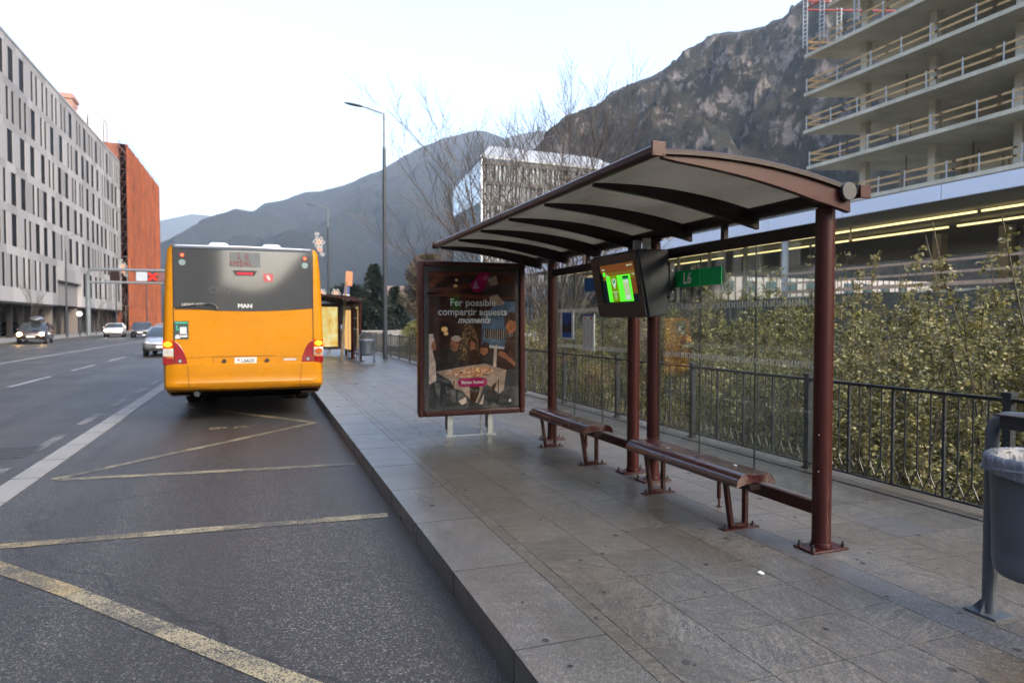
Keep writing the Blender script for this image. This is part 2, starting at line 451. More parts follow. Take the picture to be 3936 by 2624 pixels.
# terrain: river bank on the right, plateau further on, valley floor to the mountains
b = MB()
def terr(x, y):
    if x < 5.42: return -.62
    river = -.5-4.0*min(1, max(0, (x-5.42)/5.0))
    if x > 30: river = -4.5+8.0*min(1, (x-30)/9.0)
    n = mnoise.noise(Vector((x*.3, y*.3, 0)))*.35
    t = min(1, max(0, (y-52)/10)); 
    up = -.35
    if x > 39: river = 3.3 if y < 75 else 3.3*max(0, 1-(y-75)/20)-.35
    return (river+n*(1 if x > 5.6 else 0))*(1-t)+up*t if x <= 39 else river
X = [-4000, -60, 5.3, 5.42, 5.8, 6.5, 7.5, 8.5, 9.5, 10.5, 13, 17, 22, 27, 30, 33, 36, 38.9, 39.2, 60, 120, 400, 4000]
Y = [-4000, -200, -60] + [-40+3*i for i in range(0, 60)] + [160, 220, 400, 900, 4000]
vs = [(x, y, terr(x, y)) for y in Y for x in X]; nx = len(X)
fs = [(j*nx+i, j*nx+i+1, (j+1)*nx+i+1, (j+1)*nx+i) for j in range(len(Y)-1) for i in range(nx-1)]
b.add(vs, fs); b.build('ground', M['soil'], kind='structure', smooth=True, recalc=False)

# bridge parapet beyond the railing
bp = thing('bridge_parapet', 'low pale concrete bridge parapet beyond the railing, below the dark conifers', 'parapet', (20, 58, 0))
b = MB((20, 58, 0)); b.box(5.5, 36, 58, 58.4, -.6, .62); b.box(5.5, 36, 57.9, 58.5, .62, .74); b.build('wall', M['concrete'], bp)
# ------------------------------------------------------------------ bus shelter (built at its own base: origin = shelter post line, near post)
def m_poly():
    t = NT('ribbed_polycarbonate'); co = t.coord()
    w = t.n('ShaderNodeTexWave', wave_type='BANDS', bands_direction='Y', i_Vector=co, i_Scale=14.0, i_Distortion=0.0).outputs['Fac']
    d = t.noise(t.map(co, (1, .4, 1)), 2.2, 6, .7)
    c = t.ramp(w, [(.0, (.17, .165, .15)), (.6, (.42, .405, .37))])
    c = t.mix(t.ramp(d, [(.4, 0.0), (.75, .6)]), c, (.15, .135, .115))
    p = t.n('ShaderNodeBsdfPrincipled', i_Roughness=.45); t.l(c, p.inputs['Base Color']); t.l(t.bump(w, .5, .006), p.inputs['Normal'])
    tr = t.n('ShaderNodeBsdfTranslucent'); t.l(c, tr.inputs[0])
    mx = t.n('ShaderNodeMixShader', i_0=.60); t.l(p.outputs[0], mx.inputs[1]); t.l(tr.outputs[0], mx.inputs[2]); t.l(mx.outputs[0], t.out.inputs[0])
    return t.mat
M['poly'] = m_poly()
M['green_sign'] = flat('green_film', (.0, .30, .08), .6, 0, 0, .2)
M['green_sign_b'] = flat('green_film_light', (.01, .36, .11), .6, 0, 0, .2)
M['grey_letter'] = flat('grey_letter', (.62, .63, .62), .6)
M['blue_sign'] = flat('blue_film', (.01, .085, .33), .5)

RF = dict(x0=-1.37, z0=2.465, x1=.12, z1=2.325, sag=.062)   # roof arc: x from road side to rear
def arcz(x, up=0):
    t = (x-RF['x0'])/(RF['x1']-RF['x0'])
    return RF['z0']+(RF['z1']-RF['z0'])*t+4*RF['sag']*t*(1-t)+up

def make_shelter(loc, label, group):
    root = thing('bus_shelter', label, 'bus shelter', loc, 0, group)
    BR = M['brown']
    L0, L1 = -.16, 4.96       # roof ends along the street
    # posts with base plates
    for y in (0, 2.07, 2.44, 4.45):
        b = MB(); b.cyl((0, y, 0.012), (0, y, 2.235), .06, n=24)
        p = b.build('post', BR, root, smooth=True)
        b = MB(); b.box(-.15, .15, y-.09, y+.09, 0.001, .014)
        b.cyl((0, y, .014), (0, y, .045), .068, n=20)
        b.build('base_plate', BR, p, bevel=.003)
        for sx in (-.125, .125):
            for sy in (-.06, .06):
                b = MB(); b.cyl((sx, y+sy, .014), (sx, y+sy, .036), .013, n=6); b.cyl((sx, y+sy, .036), (sx, y+sy, .052), .007, n=8)
                b.build('bolt', M['steel_dark'], p)
        b = MB(); b.cyl((0, y, 2.225), (0, y, 2.262), .050, n=20); b.box(-.05, .05, y-.05, y+.05, 2.245, 2.27)
        b.build('post_head', M['brown_dark'], p, bevel=.004)
    # inspection hatch on the near post
    b = MB(); pts = []
    for a0, a1, z0, z1 in ((-2.78, -2.28, .50, .78),):
        n = 8
        ring = []
        for i in range(n+1):
            a = a0+(a1-a0)*i/n; ring.append((.0612*math.cos(a), .0612*math.sin(a)))
        for i in range(n): b.quad((*ring[i], z0), (*ring[i+1], z0), (*ring[i+1], z1), (*ring[i], z1))
    b.build('hatch', M['brown'], root, smooth=True)
    for z in (.52, .76):
        b = MB(); b.cyl((.060*math.cos(-2.70), .060*math.sin(-2.70), z), (.064*math.cos(-2.70), .064*math.sin(-2.70), z), .005, n=8)
        b.build('hatch_screw', M['silver_text'], root)
    # main rear tube with end caps
    b = MB(); b.cyl((.0, L0+.01, 2.315), (.0, L1-.01, 2.315), .052, n=24); b.build('rear_tube', M['brown_dark'], root, smooth=True)
    for y, e in ((L0, -.035), (L1, .035)):
        b = MB(); b.cyl((.0, y, 2.315), (.0, y+e, 2.315), .058, n=24); b.build('tube_cap', M['rail_paint'], root, smooth=True, bevel=.004)
    # roof skin (two glazed halves in one sheet with thickness)
    b = MB(); n = 18; th = .012
    top = [(RF['x0']+(RF['x1']-RF['x0'])*i/n) for i in range(n+1)]
    rings = []
    for y in (L0+.03, L1-.03):
        rings.append([(x, y, arcz(x, -.012)) for x in top]+[(x, y, arcz(x, -.012-th)) for x in reversed(top)])
    b.loft(rings); b.build('roof_sheet', M['poly'], root, smooth=True)
    # ribs
    for k in range(7):
        y = L0+.025+k*(L1-L0-.05)/6; xs_ = [-1.33+(1.38)*i/16 for i in range(17)]
        up = [(x, arcz(x, -.026)) for x in xs_]; lo = []
        for i, x in enumerate(xs_):
            t = i/16; dep = .022+.125*(t**.75)-.02*max(0, t-.8)/.2
            lo.append((x, arcz(x, -.026-dep)))
        w = .02
        b = MB(); prof = up+list(reversed(lo))
        b.prism([(x, y-w, z) for x, z in prof], (0, 2*w, 0)); b.build('roof_rib', M['brown'] if k == 0 else M['brown_dark'], root, bevel=.003)
    # end edge profiles along the arc, front gutter, rear gutter
    for y in (L0, L1):
        b = MB(); xs_ = [RF['x0']+(RF['x1']-RF['x0'])*i/20 for i in range(21)]
        b.loft([[(x, y-.018, arcz(x, -.03)), (x, y+.018, arcz(x, -.03)), (x, y+.018, arcz(x, -.004)), (x, y+.006, arcz(x, .006)), (x, y-.006, arcz(x, .006)), (x, y-.018, arcz(x, -.004))] for x in xs_])
        b.build('roof_edge', M['brown_dark'], root, smooth=True, angle=30)
    for nm, x, z in (('front_gutter', RF['x0']-.012, RF['z0']), ('rear_gutter', RF['x1']+.012, RF['z1'])):
        b = MB(); s = -1 if x < -1 else 1
        pr = [(x-.03*s, z-.032), (x+.012*s, z-.036), (x+.026*s, z-.022), (x+.028*s, z+.012), (x+.012*s, z+.026), (x-.03*s, z+.022)]
        for y0, y1 in ((L0-.015, (L0+L1)/2-.003), ((L0+L1)/2+.003, L1+.015)):
            b.prism([(px, y0, pz) for px, pz in pr], (0, y1-y0, 0))
        gt = b.build(nm, BR, root, bevel=.003)
        for y, e in ((L0-.015, -.02), (L1+.015, .02)):
            b = MB(); b.box(x-.042, x+.042, min(y, y+e), max(y, y+e), z-.045, z+.036)
            for sx in (-.03, .03):
                for sz in (-.034, .024): b.cyl((x+sx, y+e, z+sz), (x+sx, y+e*1.15, z+sz), .004, n=6)
            b.build('gutter_cap', BR, gt, bevel=.008, seg=3)
    # rails and glass, two bays
    for (ya, yb), joints in (((0, 2.07), (.69, 1.38)), ((2.44, 4.45), (.70, 1.40))):
        b = MB(); b.box(-.022, .022, ya+.055, yb-.055, 2.065, 2.15); b.build('top_rail', M['brown_dark'], root, bevel=.003)
        b = MB(); b.box(-.02, .02, (ya+yb)/2-.022, (ya+yb)/2+.022, 2.15, 2.275); b.build('rail_bracket', M['brown_dark'], root)
        b = MB(); b.box(-.022, .022, ya+.055, yb-.055, .215, .30); lr = b.build('bottom_rail', M['brown'], root, bevel=.003)
        ym = (ya+yb)/2+.04
        b = MB(); b.cyl((0, ym, .05+.02), (0, ym, .215), .017, n=12); b.cyl((0, ym, 0.001), (0, ym, .09), .008, n=8); b.cyl((0, ym, 0.001), (0, ym, .008), .02, n=10); b.build('adjustable_foot', M['brown'], lr, smooth=True)
        ys = [ya+.062, ya+joints[0], ya+joints[1], yb-.062]
        for i in range(3):
            b = MB(); b.box(.018+.004, .030, ys[i]+.003, ys[i+1]-.003, .315, 2.058)
            gl = b.build('glass_pane', M['glass'], root)
            b = MB()
            for y in (ys[i]+.0035, ys[i+1]-.0035): b.box(.0215, .0305, y-.0012, y+.0012, .315, 2.058)
            b.build('glass_edge', M['edge'], gl)
        # frosted ring decals on the road side of the glass
        for zc in (1.205, 1.63):
            b = MB(); k = int((yb-ya-.15)/.0625)
            for i in range(k):
                yc = ya+.10+i*.0625
                for a0, a1 in ((.55, 2.6), (3.69, 5.73)):
                    m = 7; pi_ = []; po_ = []
                    for j in range(m+1):
                        a = a0+(a1-a0)*j/m+PI/2
                        po_.append((.0195, yc+.026*math.cos(a), zc+.031*math.sin(a))); pi_.append((.0195, yc+.015*math.cos(a), zc+.019*math.sin(a)))
                    b.poly(po_+list(reversed(pi_)))
            b.build('ring_decal', M['decal'], root, recalc=False)
    return root
M['edge'] = simple('glass_edge_green', (.012, .02, .018), .3, 0, .1, 5)
SX, SY = 3.47, 3.50
shelter = make_shelter((SX, SY, 0), 'brown bus shelter with arched ribbed roof, glass back and green line sign, nearest the viewer', 'bus shelters along the pavement')

# route film on the near bay and blue film on the far bay (children of the near shelter only, copies come first)
shelter2 = copy_tree(shelter); shelter2.location = (SX, SY+22.3, 0)
shelter2['label'] = 'brown bus shelter further up the pavement, half hidden behind the bus'
b = MB()
b.box(.013, .0175, 1.087, 1.378, 1.80, 1.945, 1); b.box(.013, .0175, 1.382, 2.02, 1.80, 1.945, 0)
sg = b.build('route_sign', [M['green_sign'], M['green_sign_b']], shelter)
sg['label'] = 'green L6 strip on the near glass bay'
text('L6', .135, M['grey_letter'], sg, frameM((.012, 1.555, 1.870), (0, -1, 0), (0, 0, 1)), bold=.003, sx=.92)
b = MB(); b.box(.013, .0175, 2.60, 3.56, 1.835, 1.985); o = b.build('route_sign', M['blue_sign'], shelter); o['label'] = 'blue strip half hidden behind the screen'

# ------------------------------------------------------------------ benches
def make_bench(loc, label):
    root = thing('bench', label, 'bench', loc, 0, 'slatless brown benches in the shelter')
    Lb = 1.52
    # seat profile: x from road side (-.16) to rear (+.16)
    prof = [(-.165, .365), (-.163, .385), (-.15, .412), (-.128, .432), (-.10, .444), (-.06, .447), (-.02, .441), (.03, .439), (.08, .444), (.115, .440), (.145, .418), (.160, .388), (.163, .365)]
    inner = [(x*.965, z-.008) for x, z in prof]
    b = MB(); rings = [[(x, y, z) for x, z in prof]+[(x, y, z) for x, z in reversed(inner)] for y in (.006, Lb-.006)]
    b.loft(rings); seat = b.build('seat', M['bench'], root, smooth=True, angle=50)
    for y in (0, Lb-.006):
        b = MB(); lowc = [(.155, .362), (.08, .378), (0, .386), (-.08, .378), (-.157, .360)]
        b.prism([(x, y, z) for x, z in prof]+[(x, y, z) for x, z in lowc], (0, .006, 0)); b.build('end_plate', M['bench'], seat, bevel=.001)
    b = MB(); b.box(-.045, .045, .01, Lb-.01, .33, .37); b.build('beam', M['brown_dark'], root)
    for yl in (.22, Lb-.22):
        b = MB()
        # bent flat-bar frame: two splayed legs joined at the floor
        for (xt, xb) in ((-.095, -.035), (.085, .085)):
            b.prism([(xt-.016, yl-.02, .40), (xt+.016, yl-.02, .40), (xb+.016, yl-.02, .02), (xb-.016, yl-.02, .02)], (0, .04, 0))
        b.box(-.05, .10, yl-.02, yl+.02, .012, .036)
        b.box(-.11, .10, yl-.018, yl+.018, .352, .372)
        leg = b.build('leg', M['brown'], root, bevel=.004)
        b = MB(); b.box(-.12, .19, yl-.032, yl+.032, .001, .010); 
        for x in (-.09, .155):
            b.cyl((x, yl, .010), (x, yl, .030), .013, n=6, m=1); b.cyl((x, yl, .03), (x, yl, .043), .007, n=8, m=1)
        b.build('foot_plate', [M['brown'], M['steel_dark']], leg)
    return root
def m_bench():
    t = NT('bench_paint'); co = t.coord()
    n = t.noise(co, 6, 5, .6); chip = t.noise(co, 55, 2, .4); zone = t.noise(co, 3.5, 3, .5)
    c = t.ramp(n, [(.3, (.030, .0075, .007)), (.7, (.046, .012, .011))])
    k = t.math('MULTIPLY', t.ramp(chip, [(.70, 0.0), (.72, 1.0)]), t.ramp(zone, [(.60, 0.0), (.66, 1.0)]))
    c = t.mix(k, c, (.42, .38, .36))
    return t.pbr(c, t.ramp(n, [(.3, .16), (.7, .30)]), 0, t.bump(t.noise(co, 25, 3, .6), .06, .004), .6, .4)
M['bench'] = m_bench()
make_bench((3.215, 3.83, 0), 'brown metal bench nearest the viewer, with glossy curved seat and chipped front edge')
make_bench((3.215, 6.18, 0), 'brown metal bench further back, beside the advertising panel')
# scraps
for nm, lab, loc, r in (('paper_scrap', 'small torn white paper scrap lying on the granite slabs', (2.78, 3.26, .004), .02),
                         ('paper_crumb', 'tiny white crumb on the seat of the nearest bench', (3.20, 4.90, .4405), .010),
                         ('paper_crumb', 'tiny white crumb near the end of the nearest bench seat', (3.27, 4.12, .4425), .012)):
    b = MB(loc); rr = random.Random(hash(lab) % 97 if False else len(lab)); pts = []
    for j in range(7): 
        a = 2*PI*j/7; q = r*rr.uniform(.5, 1.2); pts.append((loc[0]+q*math.cos(a), loc[1]+q*math.sin(a)*1.4, loc[2]))
    b.prism(pts, (0, 0, r*.35)); o = b.build(nm, M['white'], None); o.location = loc; tag(o, lab, 'litter')

# ------------------------------------------------------------------ information screen hanging at the twin posts
root = thing('information_screen', 'dark grey passenger information screen with glowing green display, hung on the twin posts', 'screen', (3.30, 5.66, 1.53))
O = (3.30, 5.66, 1.53)
b = MB(O)
Y0, Y1 = 5.21, 6.11
pr = [(3.205, 1.535), (3.385, 1.56), (3.40, 2.08), (3.385, 2.135), (3.10, 2.135), (3.085, 2.10)]
b.prism([(x, Y0, z) for x, z in pr], (0, Y1-Y0, 0)); hs = b.build('housing', M['anthracite'], root, bevel=.012, seg=3)
# front bezel
ft = Vector((3.085, 0, 2.125)); fb = Vector((3.197, 0, 1.54)); fd = (ft-fb).normalized(); fn = Vector((-fd.z, 0, fd.x))
if fn.x > 0: fn = -fn
def fp(y, h, o=0): # h along the front face from bottom (0..1)
    p = fb+(ft-fb)*h+fn*o; return Vector((p.x, y, p.z))
def fbox(b, ya, yb, ha, hb, o0, o1, m=0):
    vs = [fp(ya, ha, o0), fp(yb, ha, o0), fp(yb, hb, o0), fp(ya, hb, o0)]; b.prism(vs, fn*(o1-o0), m)
b = MB(O)
fbox(b, Y0+.012, Y1-.012, .02, .24, .004, .022); fbox(b, Y0+.012, Y1-.012, .85, .98, .004, .022)
fbox(b, Y0+.012, 5.295, .24, .85, .004, .022); fbox(b, 5.955, Y1-.012, .24, .85, .004, .022)
b.build('bezel', M['anthracite'], root, bevel=.004)
b = MB(O); b.box(3.40, 3.45, 5.20, 5.28, 1.70, 2.02); b.box(3.38, 3.46, 5.21, 5.60, 1.72, 2.0); b.build('side_bracket', M['anthracite'], root, bevel=.003)
b = MB(O)
for z in (1.76, 1.95): b.cyl((3.425, 5.20, z), (3.425, 5.192, z), .008, n=8)
b.cyl((3.40, 5.205, 1.70), (3.44, 5.205, 1.70), .006, n=6); b.build('screw', M['galv'], root)
b = MB(O)
for y in (5.45, 5.62): b.box(3.30, 3.36, y, y+.05, 2.135, 2.26)
b.build('hanger', M['galv'], root)
# display: layered picture, emissive
E1 = emit('screen_brown', srgb(122, 74, 38), 1.0); E2 = emit('screen_olive', srgb(126, 104, 40), 1.0); E3 = emit('screen_green', srgb(100, 255, 60), 1.25)
E4 = emit('screen_dark', (.010, .014, .018), 1.0); E5 = emit('screen_olive_green', srgb(120, 160, 10), 1.0); E6 = emit('screen_white', srgb(205, 235, 205), 1.0); E7 = emit('screen_map', srgb(190, 215, 160), 1.0); E8 = emit('screen_emerald', srgb(30, 150, 60), 1.0)
b = MB(O)
def scr(ya, yb, ha, hb, m, o): b.quad(fp(ya, ha, o), fp(yb, ha, o), fp(yb, hb, o), fp(ya, hb, o), m)
# screen reads left = far (+Y). v runs left to right
def vy(v): return 5.950-.650*v
scr(vy(0), vy(1), .245, .845, 3, .006)
scr(vy(0), vy(1), .72, .845, 0, .0065); scr(vy(.06), vy(1), .60, .72, 1, .0065); scr(vy(.84), vy(1), .36, .60, 0, .0065)
scr(vy(.14), vy(.84), .25, .665, 2, .007); scr(vy(.26), vy(.46), .25, .665, 4, .0075)
scr(vy(.62), vy(.78), .27, .645, 3, .0075); scr(vy(.625), vy(.775), .275, .62, 5, .008); scr(vy(.625), vy(.775), .345, .54, 6, .0085); scr(vy(.625), vy(.775), .59, .62, 7, .0085)
n = 14; c = (vy(.36), .575)
pin = [fp(c[0]+.042*math.cos(2*PI*j/n), c[1]+.05*math.sin(2*PI*j/n), .008) for j in range(n)]; b.poly(pin, 5)
b.poly([fp(c[0]-.036, c[1]-.03, .008), fp(c[0]+.036, c[1]-.03, .008), fp(c[0], c[1]-.125, .008)], 5)
b.poly([fp(c[0]+.028*math.cos(2*PI*j/n), c[1]+.034*math.sin(2*PI*j/n), .0085) for j in range(n)], 7)
b.poly([fp(vy(.1)+.03*math.cos(2*PI*j/n), .70+.04*math.sin(2*PI*j/n), .0075) for j in range(n)], 2)
dsp = b.build('display', [E1, E2, E3, E4, E5, E6, E7, E8], root, recalc=False)
def stext(s, size, v, h, m, align='CENTER'):
    p = fp(vy(v), h, .010)-Vector(O); text(s, size, m, dsp, frameM(p, (0, -1, 0), fd), ext=0, align=align, bold=.0008)
stext('P', .035, .36, .575, E6)
for s, h in (('Descarrega', .41), ('-te la', .375), ('nostra', .34), ('app', .305)): stext(s, .020, .36, h, E6)
stext('Parades', .020, .10, .775, E6); stext('dilluns 17:42', .018, .86, .80, E6); stext('Línia', .022, .19, .68, E6); stext('5 min', .020, .93, .66, E6)

# ------------------------------------------------------------------ notices on the glass of the far bay
root = thing('notice_board', 'small blue poster in a pale rounded frame on the far glass bay', 'notice', (3.47, 7.53, 1.45))
O = (3.47, 7.53, 1.45)
b = MB(O); b.box(3.478, 3.488, 7.345, 7.715, 1.285, 1.625); b.build('frame', M['paper'], root, bevel=.004)
b = MB(O); x = 3.4765
b.quad((x, 7.40, 1.305), (x, 7.66, 1.305), (x, 7.66, 1.605), (x, 7.40, 1.605), 0); x = 3.4757
b.quad((x, 7.40, 1.37), (x, 7.66, 1.37), (x, 7.66, 1.44), (x, 7.40, 1.44), 1)
for yc, w, h in ((7.60, .035, .09), (7.46, .045, .11), (7.64, .02, .06), (7.42, .02, .08)): b.poly([(x, yc-w, 1.44), (x, yc+w, 1.44), (x, yc, 1.44+h)], 1)
for yc in (7.56, 7.51, 7.535): b.poly([(x-.0005, yc+.009*math.cos(a), 1.405+.008*math.sin(a)) for a in (0, 1, 2, 3, 4, 5)], 2)
b.build('poster', [flat('poster_night_blue', (.02, .08, .36), .5), flat('poster_dark', (.012, .014, .02), .5), flat('poster_red_glow', (.5, .10, .04), .5)], root, recalc=False)
root = thing('timetable', 'white printed route timetable taped to the far glass bay, beside the blue poster', 'timetable', (3.47, 6.96, 1.38))
O = (3.47, 6.96, 1.38)
b = MB(O); b.box(3.482, 3.488, 6.82, 7.10, 1.17, 1.585); b.build('sheet', M['paper'], root)
b = MB(O); x = 3.4812
b.quad((x, 6.82, 1.56), (x, 7.10, 1.56), (x, 7.10, 1.585), (x, 6.82, 1.585), 0)
b.quad((x, 7.03, 1.525), (x, 7.06, 1.525), (x, 7.06, 1.545), (x, 7.03, 1.545), 1); b.quad((x, 6.86, 1.522), (x, 6.91, 1.522), (x, 6.91, 1.548), (x, 6.86, 1.548), 1)
rr = random.Random(5)
for col in (7.06, 6.97, 6.885):
    for i in range(24):
        z = 1.50-i*.0128
        if rr.random() < .82: b.quad((x, col-.03*rr.random()-.012, z), (x, col+.012, z), (x, col+.012, z+.0045), (x, col-.02, z+.0045), 2 if rr.random() < .8 else 1)
    b.quad((x, col+.016, 1.20), (x, col+.019, 1.20), (x, col+.019, 1.50), (x, col+.016, 1.50), 2)
b.build('print', [flat('print_blue', (.05, .07, .30), .6), flat('print_red', (.45, .05, .05), .6), flat('print_grey', (.16, .16, .18), .6)], root, recalc=False)

# ------------------------------------------------------------------ advertising panel
def make_ad(loc, label, lit=False, group='advertising panels by the shelters'):
    root = thing('advertising_panel', label, 'advertising panel', loc, 0, group)
    # local: x -.72.. .72, y 0 front (towards viewer = -y), z 0
    W2 = .72; z0, z1 = .285, 2.27; th = .20; fw = .075
    b = MB()
    def ring_frame(b, W, za, zb, fw, y0, y1):
        b.box(-W, -W+fw, y0, y1, za, zb); b.box(W-fw, W, y0, y1, za, zb)
        b.box(-W+fw, W-fw, y0+.001, y1, zb-fw, zb); b.box(-W+fw, W-fw, y0+.001, y1, za, za+fw)
    ring_frame(b, W2, z0, z1, fw, -.03, .05); b.build('door_frame', M['brown'], root, bevel=.018, seg=3)
    b = MB(); b.box(-W2+.025, W2-.025, .052, th, z0+.015, z1-.015); b.build('casing', M['brown_dark'], root, bevel=.01)
    b = MB(); b.box(-W2+fw, W2-fw, -.002, .05, z0+fw, z1-fw); b.build('backing', M['black'], root)
    for sx in (-.29, .26):
        b = MB(); b.box(sx-.035, sx+.035, .06, .13, .012, z0+.02); b.box(sx-.075, sx+.075, .02, .17, .001, .012)
        b.box(sx-.05, sx-.036, .055, .135, .10, z0+.01, 1)
        b.cyl((sx-.05, .05, .012), (sx-.05, .05, .03), .012, n=6); b.cyl((sx+.05, .05, .012), (sx+.05, .05, .03), .012, n=6)
        b.build('foot', [M['galv'], M['steel_dark']], root, bevel=.002)
    b = MB(); b.box(-.22, .19, .075, .115, .001, .012); b.cyl((.14, .10, .01), (.14, .10, z0), .012, n=10); b.build('cross_bar', M['galv'], root)
    return root
def m_photo(name, stops, scale, loc, rough=.45, stretch=(1, 1, 1)):
    t = NT(name); co = t.coord()
    n = t.noise(t.map(co, stretch, (0, 0, 0), loc), scale, 6, .65, .5)
    return t.pbr(t.ramp(n, [(q, tuple(min(1, c*g) for c, g in zip(cc, (1.35, 1.1, .95)))) for q, cc in stops]), .7, 0, None, .1)
ad = make_ad((2.585, 8.5, 0), 'brown framed advertising panel with a dark festive dinner poster, beside the benches')
ad2 = copy_tree(ad); ad2.location = (2.585, 8.5+22.3, 0); ad2['label'] = 'yellow lit advertising panel of the further shelter, beside the bus'
# near poster
P = []
b = MB(); y0 = -.006
LN = [0]
def ly(k): return -.006-.0004*k
def pq(pts, m, k): b.poly([(x, ly(k), z) for x, z in pts], m)
def blob(cx, cz, rx, rz, m, k, n=16, seed=0, amp=.0):
    r_ = random.Random(seed); pq([(cx+rx*math.cos(2*PI*j/n)*(1+amp*r_.uniform(-1, 1)), cz+rz*math.sin(2*PI*j/n)*(1+amp*r_.uniform(-1, 1))) for j in range(n)], m, k)
mats = [m_photo('poster_room', [(.3, (.008, .006, .006)), (.5, (.022, .011, .009)), (.68, (.05, .022, .014)), (.8, (.02, .018, .016))], 4, (0, 0, 0)),     # 0
        m_photo('poster_beam', [(.3, (.035, .012, .008)), (.6, (.085, .030, .016)), (.8, (.04, .014, .01))], 5, (3, 0, 0), .45, (1, 1, 6)),        # 1
        m_photo('poster_window', [(.3, (.015, .03, .06)), (.55, (.04, .08, .15)), (.75, (.10, .14, .2))], 6, (1, 2, 0)),                          # 2
        m_photo('poster_skin', [(.35, (.10, .04, .022)), (.65, (.24, .12, .07))], 14, (0, 1, 0)),                                               # 3
        m_photo('poster_cloth', [(.3, (.10, .085, .078)), (.5, (.20, .17, .15)), (.7, (.30, .25, .22))], 9, (0, 0, 4)),                            # 4
        m_photo('poster_dark_clothes', [(.3, (.008, .008, .010)), (.7, (.03, .026, .024))], 9, (2, 0, 4)),                                       # 5
        m_photo('poster_tree', [(.35, (.012, .014, .008)), (.55, (.05, .035, .02)), (.62, (.35, .22, .10)), (.7, (.03, .03, .02))], 45, (2, 0, 4)),  # 6
        flat('poster_lamp', (.75, .42, .15), .5), flat('poster_pink', (.24, .003, .06), .6, 0, 0, .1),                                                     # 7 8
        m_photo('poster_food', [(.3, (.08, .035, .02)), (.5, (.28, .15, .08)), (.65, (.5, .42, .34)), (.8, (.15, .05, .03))], 26, (2, 0, 4)),       # 9
        m_photo('poster_floor', [(.3, (.010, .013, .018)), (.7, (.035, .042, .05))], 4, (2, 3, 4)),                                             # 10
        m_photo('poster_white_shirt', [(.3, (.16, .15, .15)), (.7, (.42, .39, .37))], 12, (2, 3, 1)),                                            # 11
        m_photo('poster_hair', [(.3, (.010, .007, .006)), (.7, (.04, .022, .015))], 18, (0, 3, 1)), flat('poster_white', (.30, .30, .31), .6, 0, 0, .1)]      # 12 13
pq([(-.585, .40), (.585, .40), (.585, 2.135), (-.585, 2.135)], 0, 0)
pq([(-.585, .40), (.585, .40), (.585, .86), (-.585, .90)], 10, 1)
for z, w, s in ((2.09, .05, .02), (1.93, .07, .10), (1.80, .05, -.04)): pq([(-.585, z-s), (.585, z+s), (.585, z+s+w), (-.585, z-s+w)], 1, 1)
pq([(-.58, 1.98), (-.42, 2.13), (-.30, 2.13), (-.585, 1.88)], 1, 2)
pq([(.12, 1.20), (.585, 1.16), (.585, 1.78), (.40, 1.80), (.12, 1.56)], 2, 1)
pq([(.14, 1.28), (.585, 1.25), (.585, 1.38), (.14, 1.40)], 5, 2)
for i in range(14): pq([(.15+i*.03, 1.27), (.157+i*.03, 1.27), (.157+i*.03, 1.39), (.15+i*.03, 1.39)], 13 if i % 3 == 0 else 4, 3)
pq([(.09, 1.05), (.12, 1.05), (.12, 1.72), (.09, 1.72)], 12, 3)
pq([(-.20, 1.00), (.10, 1.00), (.06, 1.30), (-.05, 1.62), (-.10, 1.50), (-.16, 1.28)], 6, 3)
pq([(.14, 1.16), (.585, 1.12), (.585, 1.15), (.14, 1.20)], 13, 3); pq([(.16, .98), (.585, .94), (.585, 1.12), (.16, 1.14)], 12, 3)
for x0_, z0_, r_ in ((-.22, 2.03, .022), (-.235, 1.955, .026), (-.38, 1.40, .042), (-.36, 1.345, .03)): blob(x0_, z0_, r_, r_*.8, 7, 4, seed=3)
pq([(.22, 1.82), (.33, 1.86), (.44, 1.74), (.36, 1.70), (.26, 1.74)], 4, 4); pq([(.20, 2.05), (.32, 2.10), (.34, 1.98), (.24, 1.96)], 4, 3)
# people, seen as a blurred photograph
pq([(-.52, .86), (-.50, 1.10), (-.36, 1.20), (-.25, 1.14), (-.18, .98), (-.2, .82)], 5, 4); blob(-.245, 1.20, .06, .085, 3, 5, 14, 1, .06); blob(-.225, 1.28, .065, .04, 11, 6, 14, 2, .1)
pq([(-.12, .84), (-.10, 1.06), (-.04, 1.16), (.06, 1.12), (.12, .98), (.10, .82)], 12, 4); blob(-.015, 1.20, .048, .075, 3, 6, 14, 5, .06); pq([(-.09, .95), (-.075, 1.24), (-.02, 1.31), (.05, 1.26), (.045, 1.2), (-.03, 1.26), (-.055, 1.08)], 12, 7)
pq([(.08, .80), (.08, .98), (.16, 1.10), (.28, 1.02), (.30, .80)], 5, 5); blob(.15, 1.13, .055, .07, 3, 6, 14, 4, .06); pq([(.10, 1.16), (.14, 1.23), (.22, 1.22), (.23, 1.10), (.19, 1.15)], 12, 7)
pq([(.27, .82), (.29, 1.16), (.33, 1.20), (.315, .84)], 11, 6)
blob(.52, 1.45, .075, .11, 3, 5, 14, 6, .05); pq([(.43, 1.42), (.44, 1.57), (.52, 1.63), (.585, 1.62), (.585, 1.50), (.50, 1.52)], 12, 6); pq([(.40, 1.02), (.46, 1.26), (.585, 1.34), (.585, .90)], 12, 5); pq([(.34, 1.06), (.46, 1.00), (.585, .90), (.585, .96), (.45, 1.08), (.37, 1.12)], 3, 6)
pq([(-.585, .70), (-.585, 1.34), (-.53, 1.34), (-.50, 1.20), (-.54, 1.12), (-.50, .98), (-.49, .74)], 11, 7); blob(-.52, 1.19, .03, .06, 3, 8, 10, 3, .1)
